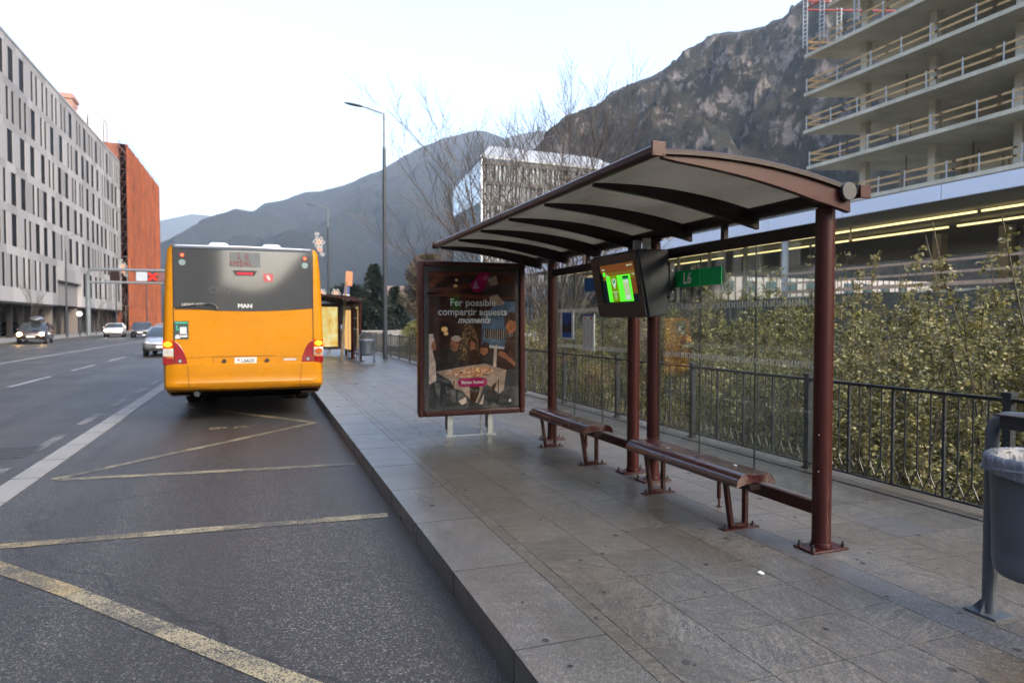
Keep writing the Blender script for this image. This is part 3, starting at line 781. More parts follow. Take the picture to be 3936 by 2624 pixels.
# table
pq([(-.50, .86), (-.10, .92), (.16, .95), (.45, .86), (.12, .74), (-.30, .74)], 4, 8)
pq([(-.30, .745), (.12, .745), (.46, .865), (.42, .60), (.36, .55), (.16, .70), (.06, .44), (-.02, .46), (-.14, .60), (-.26, .64)], 4, 9)
pq([(-.42, .84), (-.05, .89), (.15, .915), (.30, .86), (.10, .78), (-.22, .78)], 9, 10)
rr = random.Random(9)
for i in range(16): blob(rr.uniform(-.35, .22), rr.uniform(.79, .90), rr.uniform(.015, .04), rr.uniform(.008, .016), rr.choice((9, 13, 11, 7, 5)), 11, 12, i)
pq([(-.05, .70), (.10, .72), (.08, .56), (.03, .45), (-.04, .45)], 12, 11); pq([(.20, .60), (.33, .72), (.27, .52)], 12, 11)
pq([(-.20, .47), (-.10, .52), (-.09, .45), (-.15, .42)], 11, 12); pq([(.08, .42), (.15, .55), (.13, .42)], 11, 12)
for x_ in (-.44, -.28, -.02, .33): pq([(x_, .42), (x_+.012, .42), (x_+.03, .74), (x_+.015, .74)], 5, 10)
blob(.51, .455, .018, .022, 13, 12)
# pink drop and button
pq([(.10, 2.135), (.235, 2.135), (.16, 1.94), (.13, 1.90), (.07, 1.875), (.0, 1.89), (-.03, 1.94), (-.025, 1.99)], 8, 13)
import itertools
def pill(cx, cz, hx, hz, m, k):
    pts = [(cx+hx-hz+hz*math.cos(-PI/2+PI*j/8), cz+hz*math.sin(-PI/2+PI*j/8)) for j in range(9)]+[(cx-hx+hz+hz*math.cos(PI/2+PI*j/8), cz+hz*math.sin(PI/2+PI*j/8)) for j in range(9)]; pq(pts, m, k)
pill(-.005, .71, .20, .058, 8, 13)
for i, (h_) in enumerate((.10, .075, .035)):
    pq([(.0+i*.028, 1.925), (.016+i*.028, 1.925), (.046+i*.028-.01*i, 1.925+h_), (.034+i*.028-.01*i, 1.925+h_)], 13, 15)
pst = b.build('poster', mats, ad, recalc=False)
fwd = lambda x, z, k=16: frameM((x, ly(k), z), (1, 0, 0), (0, 0, 1))
TW = flat('poster_lettering', (.45, .45, .46), .6, 0, 0, .1)
text('Fer possible', .128, TW, pst, fwd(0, 1.74), bold=.0015, ext=0)
text('compartir aquests', .128, TW, pst, fwd(0, 1.62), bold=.0015, ext=0)
text('moments', .115, TW, pst, fwd(.01, 1.515), bold=.003, shear=.35, ext=0)
text('Bones festes!', .058, TW, pst, fwd(-.005, .712), bold=.001, ext=0)
b = MB(); b.box(-.645, .645, -.022, -.016, .36, 2.195)
b.build('glass', thin_glass('panel_glass', (.96, .97, .97), .55, 1.42, .0), ad)
# far poster: lit yellow
b = MB(); lit = NT('lit_yellow_poster'); co = lit.coord(); nn = lit.noise(co, 3, 4, .6)
ee = lit.n('ShaderNodeEmission', i_Strength=.24); lit.l(lit.ramp(nn, [(.35, (.95, .45, .08)), (.5, (1, .70, .22)), (.65, (1, .88, .50))]), ee.inputs[0]); lit.l(ee.outputs[0], lit.out.inputs[0])
b.quad((-.585, -.006, .40), (.585, -.006, .40), (.585, -.006, 2.135), (-.585, -.006, 2.135)); b.build('poster', lit.mat, ad2)
b = MB(); b.box(-.645, .645, -.022, -.016, .36, 2.195); b.build('glass', M['glass'], ad2)
# second lit panel on the end of the far shelter
ad3 = thing('advertising_panel', 'orange lit poster case on the rear side of the further shelter, left of its bin', 'advertising panel', (3.32, 28.4, 0), 0, 'advertising panels by the shelters')
b = MB(); b.box(-.05, .05, -.65, .65, .3, 2.0); b.build('casing', M['brown_dark'], ad3); b = MB(); b.box(-.056, -.052, -.6, .6, .38, 1.95); b.box(-.045, .045, -.656, -.652, .38, 1.95); b.build('poster', emit('lit_orange_poster', (1, .58, .22), 1.1), ad3)
# ------------------------------------------------------------------ litter bins
def m_perf():
    t = NT('perforated_bin_sheet'); co = t.coord(); sp = t.n('ShaderNodeSeparateXYZ', i_0=co)
    ang = t.math('MULTIPLY', t.math('ARCTAN2', sp.outputs[1], sp.outputs[0]), 150/(2*PI))
    z = t.math('MULTIPLY', sp.outputs[2], 105.0)
    row = t.math('FLOOR', z); odd = t.math('MULTIPLY', t.math('MODULO', row, 2.0), .5)
    u = t.math('SUBTRACT', t.math('FRACT', t.math('ADD', t.math('ADD', ang, 500.0), odd)), .5); v = t.math('SUBTRACT', t.math('FRACT', z), .5)
    d = t.math('SQRT', t.math('ADD', t.math('MULTIPLY', u, u), t.math('MULTIPLY', v, v)))
    hole = t.ramp(d, [(.26, 1.0), (.32, 0.0)])
    zz = t.math('MULTIPLY', t.ramp(sp.outputs[2], [(.40, 0.0), (.405, 1.0)]), t.ramp(sp.outputs[2], [(.775, 1.0), (.78, 0.0)]))
    hole = t.math('MULTIPLY', hole, zz)
    n = t.noise(co, 7, 4, .6)
    c = t.mix(hole, t.ramp(n, [(.3, (.054, .074, .100)), (.7, (.078, .104, .138))]), (.004, .004, .005))
    return t.pbr(c, .42, 0, t.bump(t.math('SUBTRACT', 1.0, hole), .5, .003))
M['perf'] = m_perf()
def m_liner():
    t = NT('grey_bin_liner'); co = t.coord()
    n = t.noise(t.map(co, (14, 14, 1.5)), 3, 4, .6)
    return t.pbr(t.ramp(n, [(.3, (.085, .105, .145)), (.7, (.16, .19, .245))]), .32, 0, t.bump(n, .8, .02), .5)
M['liner'] = m_liner()
def make_bin(loc, label, rotz=0):
    # local: posts on the local Y axis, far post at y=+.27, near post at -.27
    root = thing('litter_bin', label, 'litter bin', loc, rotz, 'grey perforated litter bins')
    pth = [(0, .27, .01), (0, .27, .93)]+[(0, .27-.09+.09*math.cos(a), .93+.09*math.sin(a)) for a in [PI/2*i/6 for i in range(1, 7)]]
    pth += [(0, -.27+.09-.09*math.sin(a), .93+.09*math.cos(a)) for a in [PI/2*i/6 for i in range(0, 7)]]+[(0, -.27, .01)]
    b = MB(); b.tube(pth, .032, 16); b.build('support_arch', M['bin_paint'], root, smooth=True)
    for s in (1, -1):
        b = MB(); b.box(-.07, .07, s*.27-.085, s*.27+.085, .001, .010)
        for sx in (-1, 1): b.prism([(sx*.030, s*.27-.004, .01), (sx*.068, s*.27-.004, .01), (sx*.030, s*.27-.004, .075)], (0, .008, 0))
        b.prism([(-.004, s*.27+s*.03, .01), (-.004, s*.27+s*.082, .01), (-.004, s*.27+s*.03, .075)], (.008, 0, 0))
        b.build('base_plate', M['bin_paint'], root)
    b = MB(); rings = []
    prof = [(.200, .285), (.212, .30), (.218, .35), (.226, .60), (.236, .835)]
    n = 48; vs = []
    for r_, z in prof: rings.append([(r_*math.cos(2*PI*j/n), r_*math.sin(2*PI*j/n), z) for j in range(n)])
    b.loft(rings, cap=False); b.poly([(.200*math.cos(2*PI*j/n), .200*math.sin(2*PI*j/n), .285) for j in range(n)])
    bk = b.build('basket', M['perf'], root, smooth=True, angle=60)
    b = MB(); b.tube([(.240*math.cos(2*PI*j/n), .240*math.sin(2*PI*j/n), .842) for j in range(n)], .013, 8, closed=True); b.build('rim', M['bin_paint'], bk, smooth=True)
    # liner folded over the rim
    rr = random.Random(4); b = MB(); rings = []; n = 120
    ph = [rr.uniform(0, 6) for _ in range(6)]
    wob = lambda j, k: .0018*math.sin(17*2*PI*j/n+ph[0]+k*.4)+.0014*math.sin(31*2*PI*j/n+ph[1]-k*.5)+.0008*math.sin(53*2*PI*j/n+ph[2])
    for k, (r_, z) in enumerate(((.256, .775), (.258, .80), (.260, .83), (.258, .850), (.245, .8605), (.230, .852), (.215, .80), (.20, .70), (.17, .55), (.10, .45), (.02, .43))):
        drop = .018*math.sin(2*PI*j/n) if False else 0
        rings.append([((r_+wob(j, k)*(1 if k < 3 else 2.2))*math.cos(2*PI*j/n), (r_+wob(j, k)*(1 if k < 3 else 2.2))*math.sin(2*PI*j/n), z+(.008*math.sin(3*2*PI*j/n+1)+.003*math.sin(11*2*PI*j/n) if k == 0 else 0)) for j in range(n)])
    b.loft(rings, cap=False); b.build('liner', M['liner'], root, smooth=True, angle=60)
    b = MB(); b.tube([(.266*math.cos(2*PI*j/60), .266*math.sin(2*PI*j/60), .795+.016*math.sin(2*PI*j/60*2+1)) for j in range(60)], .004, 6, closed=True); b.tube([(.265*math.cos(2*PI*j/60), .265*math.sin(2*PI*j/60), .806+.010*math.sin(2*PI*j/60*2+.6)) for j in range(60)], .0035, 6, closed=True); b.build('elastic_band', M['liner'], root, smooth=True)
    b = MB(); b.tube([(0, .24, .30), (0, .14, .268), (0, -.14, .268), (0, -.24, .30)], .018, 8); b.build('bracket', M['bin_paint'], root, smooth=True)
    # hood with ash plate
    b = MB(); b.box(-.10, .10, -.17, .17, .975, 1.035); b.build('hood', M['anthracite'], root, bevel=.004)
    b = MB(); b.box(-.115, .115, -.185, .185, 1.036, 1.046); b.cyl((-.117, .15, 1.041), (-.12, .15, 1.041), .005, n=8); b.build('lid', M['steel_dark'], root, bevel=.002)
    return root
bin1 = make_bin((3.50, 2.14, 0), 'blue-grey perforated litter bin with grey plastic liner at the right edge')
bin2 = copy_tree(bin1); bin2.location = (3.62, 25.2, 0); bin2.rotation_euler = (0, 0, R(90)); bin2['label'] = 'dark grey litter bin standing at the further shelter, left of the tall lamp'

# ------------------------------------------------------------------ railing
FX = 5.20; PY0 = 3.46; PS = 1.975
fence = thing('railing', 'dark iron railing with scrolled foot, running along the river edge of the pavement', 'railing', (FX, PY0, 0))
def bay(b, ya, yb, det):
    b.box(-.022, .022, ya, yb, .918, .930); b.box(-.012, .012, ya, yb, .902, .918)
    b.box(-.012, .012, ya, yb, .062, .078)
    n = 15; sp = (yb-ya)/(n+1)
    zf = .25
    for i in range(1, n+1):
        y = ya+i*sp
        if i % 4 == 0:
            b.box(-.011, .011, y-.011, y+.011, .078, .90)
            if det:   # twisted collar section
                k = 10; rings = []
                for q in range(k+1):
                    z = .50+.22*q/k; a = PI*2*q/k; rings.append([(.0165*math.cos(a+PI/2*s), y+.0165*math.sin(a+PI/2*s), z) for s in range(4)])
                b.loft(rings)
        else:
            b.cyl((0, y, zf), (0, y, .90), .0068, n=6)
        if det: 
            # two ogee scrolls from the baluster to mid gaps on the bottom rail
            if i % 4 != 0:
                for s in (-1, 1):
                    pts = []
                    for q in range(9):
                        t = q/8; yy = s*sp*.5*(1-math.cos(PI*t))/2*1.0; zz = zf-(zf-.078)*t
                        yy = s*(sp*.5)*(t*t*(3-2*t)); 
                        pts.append((0, y+yy, zz+.0*t))
                    b.tube(pts, .006, 5)
            else:
                for s in (-1, 1):
                    pts = [(0, y+s*(.011+sp*.5*(1-(1-t)**2)*.9), .20-.122*t*t) for t in [q/6 for q in range(7)]]
                    b.tube(pts, .006, 5)
        elif i % 4 != 0:
            for s in (-1, 1): b.tube([(0, y, zf), (0, y+s*sp*.25, .16), (0, y+s*sp*.5, .078)], .006, 4)
bays = []
for k in range(-1, 33):
    y = k*PS
    if k == -1 or k == 6:
        b = MB(); bay(b, .032, PS-.032, k == -1)
        pan = b.build('railing_panel', M['rail_paint'], fence); pan.location = (0, y, 0)
        proto = pan
    else:
        pan = proto.copy(); COL.objects.link(pan); pan.parent = fence; pan.location = (0, y, 0)
b = MB(); b.box(-.03, .03, -.03, .03, .012, .95); 
k = 26; 
for c_ in ((-.03, -.03), (.03, -.03), (.03, .03), (-.03, .03)):
    pass
rings = []
for q in range(k+1):
    z = .22+.5*q/k; a = q*.55
    rings.append([(.037*math.cos(a+PI/3*s)*(1 if s % 2 else .86), .037*math.sin(a+PI/3*s)*(1 if s % 2 else .86), z) for s in range(6)])
b.loft(rings); b.box(-.038, .038, -.038, .038, .945, .975); b.box(-.045, .045, -.045, .045, .012, .03)
pp = b.build('post', M['rail_paint'], fence); pp.location = (0, -PS, 0)
for k in range(0, 34):
    q = pp.copy(); COL.objects.link(q); q.parent = fence; q.location = (0, k*PS, 0)

# ------------------------------------------------------------------ street lamps
def make_lamp(loc, label, rotz=0, group='tall street lamps', double=False):
    root = thing('street_lamp', label, 'street lamp', loc, rotz, group)
    b = MB(); b.cyl((0, 0, 0), (0, 0, 8.3), .095, .065, n=14); b.cyl((0, 0, 0), (0, 0, 1.0), .098, .098, n=14); b.build('pole', M['lamp_grey'], root, smooth=True)
    b = MB(); b.cyl((0, 0, 8.3), (0, 0, 9.65), .042, n=12); b.cyl((0, 0, 8.28), (0, 0, 8.34), .07, n=12)
    b.cyl((.03, 0, 9.62), (-.78, 0, 9.82), .030, n=10); b.build('arm', M['lamp_light'], root, smooth=True)
    b = MB(); rings = []
    for i in range(9):
        t = i/8; x = -.78-.74*t; w = .028+.10*math.sin(PI*min(1, t*1.02))**.6 if t < 1 else .02; h = .022+.030*math.sin(PI*t)
        rings.append([(x, w*math.cos(2*PI*j/12), 9.82+.19*0+.10*t*.8+h*math.sin(2*PI*j/12)) for j in range(12)])
    b.loft(rings); b.build('lamp_head', M['lamp_light'], root, smooth=True)
    return root
lampA = make_lamp((4.62, 27.1, 0), 'tall dark street lamp standing nearest on the pavement, right of the further shelter')
l2 = copy_tree(lampA); l2.location = (4.62, 51, 0); l2['label'] = 'dark street lamp with a light ornament, just right of the bus'
l3 = copy_tree(lampA); l3.location = (-17.4, 76, -.02); l3.rotation_euler = (0, 0, PI); l3['label'] = 'dark street lamp before the white building, left of the lane gantry'
l4 = copy_tree(lampA); l4.location = (-17.4, 100, -.02); l4.rotation_euler = (0, 0, PI); l4['label'] = 'dark street lamp with a small flower ornament, in front of the white building\'s end'
l5 = copy_tree(lampA); l5.location = (-17.4, 125, -.02); l5.rotation_euler = (0, 0, PI); l5['label'] = 'dark street lamp standing before the orange netting'
EW = emit('ornament_white', (1, .93, .85), 1.5); EO = emit('ornament_orange', (1, .30, .10), 2.2)
def ornament(loc, label, s=1.0, kind=0):
    root = thing('light_ornament', label, 'light ornament', loc, 0, 'festive light ornaments on lamp posts')
    def spiral(b, cx, cz, r0, r1, turns, a0, m=0):
        n = 22; b.tube([(cx+(r0+(r1-r0)*i/n)*math.cos(a0+turns*2*PI*i/n), 0, cz+(r0+(r1-r0)*i/n)*math.sin(a0+turns*2*PI*i/n)) for i in range(n+1)], .022*s, 5, m)
    b = MB()
    for i in range(6): 
        a = i*PI/3; spiral(b, .22*s*math.cos(a), .22*s*math.sin(a), .05*s, .17*s, 1.1, a)
    if kind == 0:
        spiral(b, .05*s, -.55*s, .05*s, .22*s, 1.4, 0); spiral(b, .25*s, -.9*s, .04*s, .16*s, 1.2, 2); spiral(b, -.1*s, .55*s, .04*s, .16*s, 1.2, 3)
    b.build('white_tube', EW, root)
    b = MB()
    for i in range(3 if kind else 5): spiral(b, .06*s*math.cos(i*2.1), .06*s*math.sin(i*2.1)-(.0 if i < 3 else .6*s), .03*s, .12*s, 1.2, i*2)
    b.build('orange_tube', EO, root)
    return root
ornament((3.98, 51, 7.2), 'white and orange curly light ornament on the lamp right of the bus', 1.0)
ornament((4.15, 51, 3.55), 'round orange light ornament low on the lamp, left of its pole', .8, 1)
ornament((5.15, 51, 3.55), 'round orange light ornament low on the lamp, right of its pole', .8, 1)
ornament((-16.6, 100, 8.6), 'white flower shaped light ornament above the lane gantry', 1.3, 0)

# ------------------------------------------------------------------ stop pole, small sign post
root = thing('stop_pole', 'leaning yellowish bus stop pole with small signs before the further shelter', 'stop pole', (2.85, 26.4, 0))
root.rotation_euler = (0, R(3.6), 0)
b = MB(); b.cyl((0, 0, 0), (0, 0, 3.0), .05, n=12); b.build('pole', simple('mustard_pole', (.20, .15, .07), .5), root, smooth=True)
b = MB(); b.box(-.03, .33-.1, -.03, .03, 2.85, 3.4); b.build('stop_sign', simple('orange_sign', (.48, .20, .10), .5), root, bevel=.01)
b = MB(); b.box(-.06, .14, -.03, .03, 2.55, 2.84, 0); b.box(-.08, .16, -.03, .03, 2.28, 2.54, 1); b.build('line_sign', [flat('line_sign_blue', (.05, .08, .25), .5), flat('line_sign_white', (.5, .5, .52), .5)], root)
root = thing('sign_post', 'short dark post with round white sign on the left pavement, beside the gantry leg', 'sign post', (-17.3, 80.5, -.02))
b = MB(); b.cyl((0, 0, 0), (0, 0, 2.5), .06, n=8); b.build('post', M['lamp_grey'], root); b = MB(); b.cyl((0, -.07, 2.3), (0, -.09, 2.3), .28, n=16); b.build('sign', M['white'], root)

# ------------------------------------------------------------------ lane gantry
G = (-17.5, 85.2, -.02)
root = thing('lane_gantry', 'grey tubular lane gantry over the road with a lit red cross signal', 'gantry', G)
b = MB(G); b.tube([(-17.5, 85.2, -.02), (-17.5, 85.2, 6.5), (-17.35, 85.2, 7.0), (-16.9, 85.2, 7.15), (1.9, 85.2, 7.15), (2.4, 85.2, 6.9), (2.5, 85.2, 6.5), (2.5, 85.2, 0)], .16, 10); 
b.tube([(-17.5, 85.2, 5.75), (2.5, 85.2, 5.75)], .12, 8); b.tube([(-17.5, 85.2, 0), (-17.5, 85.2, 5.9)], .24, 12)
b.build('portal_frame', simple('gantry_grey', (.13, .155, .18), .5, .2, .08, 1), root, smooth=True)
def sig(x, w, mats, nm, cross=None, z=6.45, h=1.0):
    b = MB(G); b.box(x-w/2, x+w/2, 85.05, 85.3, z-h/2, z+h/2); o = b.build(nm, mats, root, bevel=.03)
    if cross:
        b = MB(G)
        for s in (1, -1):
            d = Vector((.36, 0, .36*s)); nrm = Vector((-.36*s, 0, .36)).normalized()*.10; c = Vector((x, 85.04, z))
            b.prism([c-d-nrm, c+d-nrm, c+d+nrm, c-d+nrm], (0, -.02, 0))
        b.build('cross', cross, o)
sig(-14.9, .95, M['brown_dark'], 'signal_box', None); sig(-11.2, .9, M['black'], 'signal_box', emit('red_cross', (1, .02, .015), 4.0))
sig(-12.3, 1.1, simple('pale_sign', (.30, .36, .44), .5), 'sign_plate'); sig(-10.2, .8, simple('maroon_sign', (.12, .05, .06), .5), 'sign_plate')
for x in (-16.4, -13.7): 
    b = MB(G); b.box(x-.04, x+.04, 85.1, 85.25, 5.8, 7.1); b.build('brace', M['lamp_light'], root)
# ------------------------------------------------------------------ city bus (seen from behind); local frame: x across, y forward, z up from the road
def m_orange():
    t = NT('bus_orange_paint'); co = t.coord()
    n = t.noise(co, .8, 4, .6); d = t.noise(t.map(co, (1, 1, 2.2)), 2.4, 6, .7)
    sp = t.n('ShaderNodeSeparateXYZ', i_0=co).outputs[2]
    c = t.ramp(n, [(.3, (.35, .140, .001)), (.7, (.395, .163, .0015))])
    g = t.math('MULTIPLY', t.ramp(d, [(.45, .0), (.8, .6)]), t.ramp(sp, [(.35, 1.0), (1.3, .15)]))
    c = t.mix(g, c, (.20, .10, .03))
    return t.pbr(c, t.ramp(d, [(.3, .22), (.7, .40)]), 0, None, .3, .10)
M['orange'] = m_orange()
BL = (-.235, 12.1, GZ)       # centre of the rear, on the road
bus = thing('city_bus', 'orange city bus seen from behind at the kerb, with lit lamps and destination display', 'bus', BL)
HW = 1.235; H = 2.89; LEN = 11.9
def bus_ring(y, hw, top, bot):
    r = .16; pts = []
    pts += [(-hw+.03, y, bot), (-hw, y, bot+.10), (-hw, y, 1.25), (-hw+.035, y, top-.45), (-hw+.06, y, top-.17)]
    for i in range(1, 5): 
        a = PI-PI/2*i/4; pts.append((-hw+.06+.15+.15*math.cos(a), y, top-.15+.15*math.sin(a)))
    pts += [(0, y, top+.015)]
    rp = [(-x, yy, z) for x, yy, z in reversed(pts[:-1])]
    return pts+rp
b = MB()
rings = [bus_ring(.0+.05, HW-.03, H-.03, .60), bus_ring(.10, HW-.008, H-.008, .56), bus_ring(.22, HW, H, .50), bus_ring(.9, HW, H, .36), bus_ring(LEN-.3, HW, H, .36), bus_ring(LEN-.05, HW-.05, H-.05, .40), bus_ring(LEN, HW-.15, H-.2, .5)]
# roof faces get a pale material
b.loft(rings)
nr = len(rings[0])
for fi, f in enumerate(b.f):
    if all(b.v[i][2] > H-.075 for i in f): b.m[fi] = 1
M['bus_roof'] = simple('bus_roof_white', (.62, .64, .66), .35, 0, .04, 2)
body = b.build('body', [M['orange'], M['bus_roof']], bus, smooth=True, angle=35)
def wx(u): return u+.235     # measured street x -> local x
def wz(z): return z-GZ       # measured height -> above road
# rear frame: rounded vertical corner columns
for s in (-1, 1):
    b = MB(); rings = []
    for z, dx in ((.95, 0.0), (1.4, .0), (2.0, .02), (2.5, .045), (2.80, .075), (2.865, .12)):
        xo = HW+.003-dx; rings.append([(s*xo, .16, z), (s*xo, .09, z), (s*(xo-.03), .03, z), (s*(xo-.075), .005, z), (s*(1.075), .0, z), (s*1.075, .16, z)])
    b.loft(rings); b.build('corner_post', M['orange'], bus, smooth=True, angle=50)
# engine hatch / tailgate panel
b = MB()
n = 16; pts = [(-1.07, 0, .955)]
bot = [(-1.07+2.14*i/n) for i in range(n+1)]
top = [(x, wz(1.725)-.055*(1-(x/1.07)**2)) for x in bot]
b.prism([(-1.07, .004, .955), (1.07, .004, .955)]+[(x, .004, z) for x, z in reversed(top)], (0, .06, 0))
hatch = b.build('tailgate', M['orange'], bus, bevel=.008)
# rear window
_g = NT('bus_window_glass'); M['bus_glass'] = _g.pbr((.042, .046, .050), .06, 0, None, .5)
M['bus_glass'].node_tree.nodes['Principled BSDF'].inputs['IOR'].default_value = 2.05
b = MB()
b.prism([(x, .0, z-.004) for x, z in top]+[(1.07, .0, 2.835), (-1.07, .0, 2.835)], (0, .05, 0))
rw = b.build('rear_window', M['bus_glass'], bus, bevel=.006)
b = MB(); b.box(-1.075, 1.075, -.012, .06, 2.815, 2.862); b.build('roof_band', simple('bus_dark_band', (.05, .07, .10), .35), bus, bevel=.012)
M['mark'] = flat('seam_black', (.01, .008, .006), .8)
for s in (-1, 1):
    b = MB()   # ceramic band at lower corners of the window
    b.poly([(s*1.065, -.0015, wz(1.72)), (s*.35, -.0015, wz(1.672)), (s*.35, -.0015, wz(1.685)), (s*1.065, -.0015, wz(1.80))])
    b.build('window_band', M['black'], rw, recalc=False)
ER = emit('bus_red_lamp', (1, .07, .02), 3.0); EA = emit('bus_amber_lamp', (1, .30, .02), 4.0); EAc = emit('bus_amber_core', (1, .62, .08), 4.0)
for s in (-1, 1):
    x = wx(-.23)+s*.94
    b = MB(); b.cyl((x, -.012, wz(2.56)), (x, 0, wz(2.56)), .038, n=18); l = b.build('upper_lamp', simple('lamp_ring', (.25, .03, .02), .3), bus)
    b = MB(); b.cyl((x, -.014, wz(2.56)), (x, -.012, wz(2.56)), .022, n=16); b.build('bulb', emit('upper_red', (1, .16, .07), 4.0), l)
    b = MB(); b.cyl((x, -.008, wz(2.445)), (x, 0, wz(2.445)), .05, n=18); b.build('round_reflector', simple('grey_reflector', (.14, .20, .21), .3), bus)
# destination display
b = MB(); b.box(wx(-.47), wx(0.0), -.004, 0, wz(2.39), wz(2.63)); d = b.build('destination_display', flat('display_grey', (.09, .105, .115), .3), bus)
ET = emit('display_red', (.75, .12, .07), .75)
fb_ = lambda x, z: frameM((wx(x), -.0055, wz(z)), (1, 0, 0), (0, 0, 1))
def dots(s_, x, z, size, parent, mat_):
    F = {'L': ('1000', '1000', '1000', '1000', '1000', '1000', '1111'), '6': ('0110', '1001', '1000', '1110', '1001', '1001', '0110'), 'N': ('10001', '11001', '10101', '10101', '10011', '10001', '10001'), 'A': ('0110', '1001', '1001', '1111', '1001', '1001', '1001'), 'D': ('1110', '1001', '1001', '1001', '1001', '1001', '1110'), ' ': ('0',)*7}
    b = MB(); cx = x
    for ch in s_:
        g = F[ch]
        for r_, row in enumerate(g):
            for c_, v in enumerate(row):
                if v == '1':
                    px, pz = cx+c_*size, z-r_*size; q = size*.42
                    b.quad((wx(px)-q, -.006, wz(pz)-q), (wx(px)+q, -.006, wz(pz)-q), (wx(px)+q, -.006, wz(pz)+q), (wx(px)-q, -.006, wz(pz)+q))
        cx += (len(g[0])+1.6)*size
    b.build('display_lettering', mat_, parent, recalc=False)
dots('L 6', -.335, 2.603, .0135, d, ET); dots('NADAL', -.455, 2.487, .0125, d, ET)
b = MB(); b.prism([(wx(-.42), 0, wz(2.335)), (wx(-.05), 0, wz(2.335)), (wx(-.09), 0, wz(2.255)), (wx(-.38), 0, wz(2.255))], (0, -.02, 0)); hb = b.build('high_brake_light', M['black'], bus)
b = MB(); b.box(wx(-.355), wx(-.115), -.026, -.021, wz(2.272), wz(2.300)); b.build('lens', emit('brake_red', (1, .03, .05), 3.0), hb)
b = MB(); b.box(wx(.05), wx(.20), -.004, 0, wz(2.16), wz(2.29)); o = b.build('window_sticker', flat('sticker_red', (.30, .05, .06), .5), bus)
b = MB(); b.poly([(wx(.075)+x, -.005, wz(2.18)+z) for x, z in ((0, 0), (.03, .02), (.03, .06), (.01, .08), (.06, .085), (.07, .05), (.09, .02), (.06, .0), (.045, .03))]); b.build('sticker_mark', flat('sticker_white', (.40, .40, .40), .6), o, recalc=False)
text('MAN', .088, M['silver_text'], rw, frameM((wx(-.24), -.004, wz(1.752)), (1, 0, 0), (0, 0, 1)), bold=.004, sx=1.15, name='lettering')
text("LION'S CITY", .062, flat('dull_silver_letter', (.30, .31, .31), .4), rw, frameM((wx(-1.02), -.004, wz(1.768)), (1, 0, 0), (0, 0, 1)), bold=.002, shear=.15)
text('CIRQ', .14, flat('faint_letter', (.055, .058, .060), .3), rw, frameM((wx(-.62), -.002, wz(2.01)), (1, 0, 0), (0, 0, 1)))
# wiper
b = MB(); b.tube([(wx(-.66), -.03, wz(1.695)), (wx(-.68), -.03, wz(1.75)), (wx(-.75), -.035, wz(1.785)), (wx(-.95), -.03, wz(1.765)), (wx(-1.25), -.02, wz(1.73))], [.016, .014, .011, .009, .008], 8); b.box(wx(-1.28), wx(-.72), -.012, -.002, wz(1.700), wz(1.722)); b.build('wiper', M['black'], bus)
# seams and recess for the plate
b = MB()
def seam(p, q, w=.006, y=.0035, z=None):
    p = Vector((p[0], y, p[1])); q = Vector((q[0], y, q[1])); d = (q-p).normalized(); s = Vector((-d.z, 0, d.x))*w/2; b.quad(p-s, q-s, q+s, p+s)
for s in (-1, 1): seam((s*1.073, .97), (s*1.073, 2.80), .010, -.004)
y_ = .002
seam((-1.07, wz(.905)), (wx(-.74), wz(.925)), .005, y_); seam((wx(.30), wz(.915)), (1.0, wz(.90)), .004, y_)
rc = [(-.74, .925), (-.72, .80), (-.68, .755), (-.64, .745), (.17, .742), (.22, .75), (.26, .80), (.30, .83)]
for i in range(len(rc)-1): seam((wx(rc[i][0]), wz(rc[i][1])), (wx(rc[i+1][0]), wz(rc[i+1][1])), .007, y_)
seam((wx(-.74), wz(.925)), (wx(.24), wz(.925)), .010, y_)
b.build('panel_seam', M['mark'], hatch, recalc=False)
b = MB(); b.box(wx(-.41), wx(-.07), -.006, .004, wz(.795), wz(.905)); pl = b.build('number_plate', simple('plate_white', (.50, .51, .52), .4, 0, .04), bus, bevel=.003)
text('L6620', .082, M['black'], pl, frameM((wx(-.205), -.0068, wz(.852)), (1, 0, 0), (0, 0, 1)), bold=.002, ext=.0003)
b = MB(); b.cyl((wx(-.35), -.0066, wz(.865)), (wx(-.35), -.0062, wz(.865)), .022, n=10); b.build('plate_crest', flat('crest_red', (.42, .10, .08), .5), pl)
for x in (-.565, .095):
    b = MB(); b.cyl((wx(x), -.03, wz(.855)), (wx(x), .004, wz(.855)), .032, n=20); b.cyl((wx(x), -.034, wz(.855)), (wx(x), -.03, wz(.855)), .024, n=20); b.build('lock_knob', M['black'], bus, smooth=True)
text('NATURAL', .048, M['silver_text'], hatch, frameM((wx(.46), .0015, wz(.86)), (1, 0, 0), (0, 0, 1)), bold=.002, shear=.1, sx=.85)
b = MB(); b.box(wx(.355), wx(.565), .0008, .004, wz(.845), wz(.875)); b.build('badge_base', M['galv'], hatch)
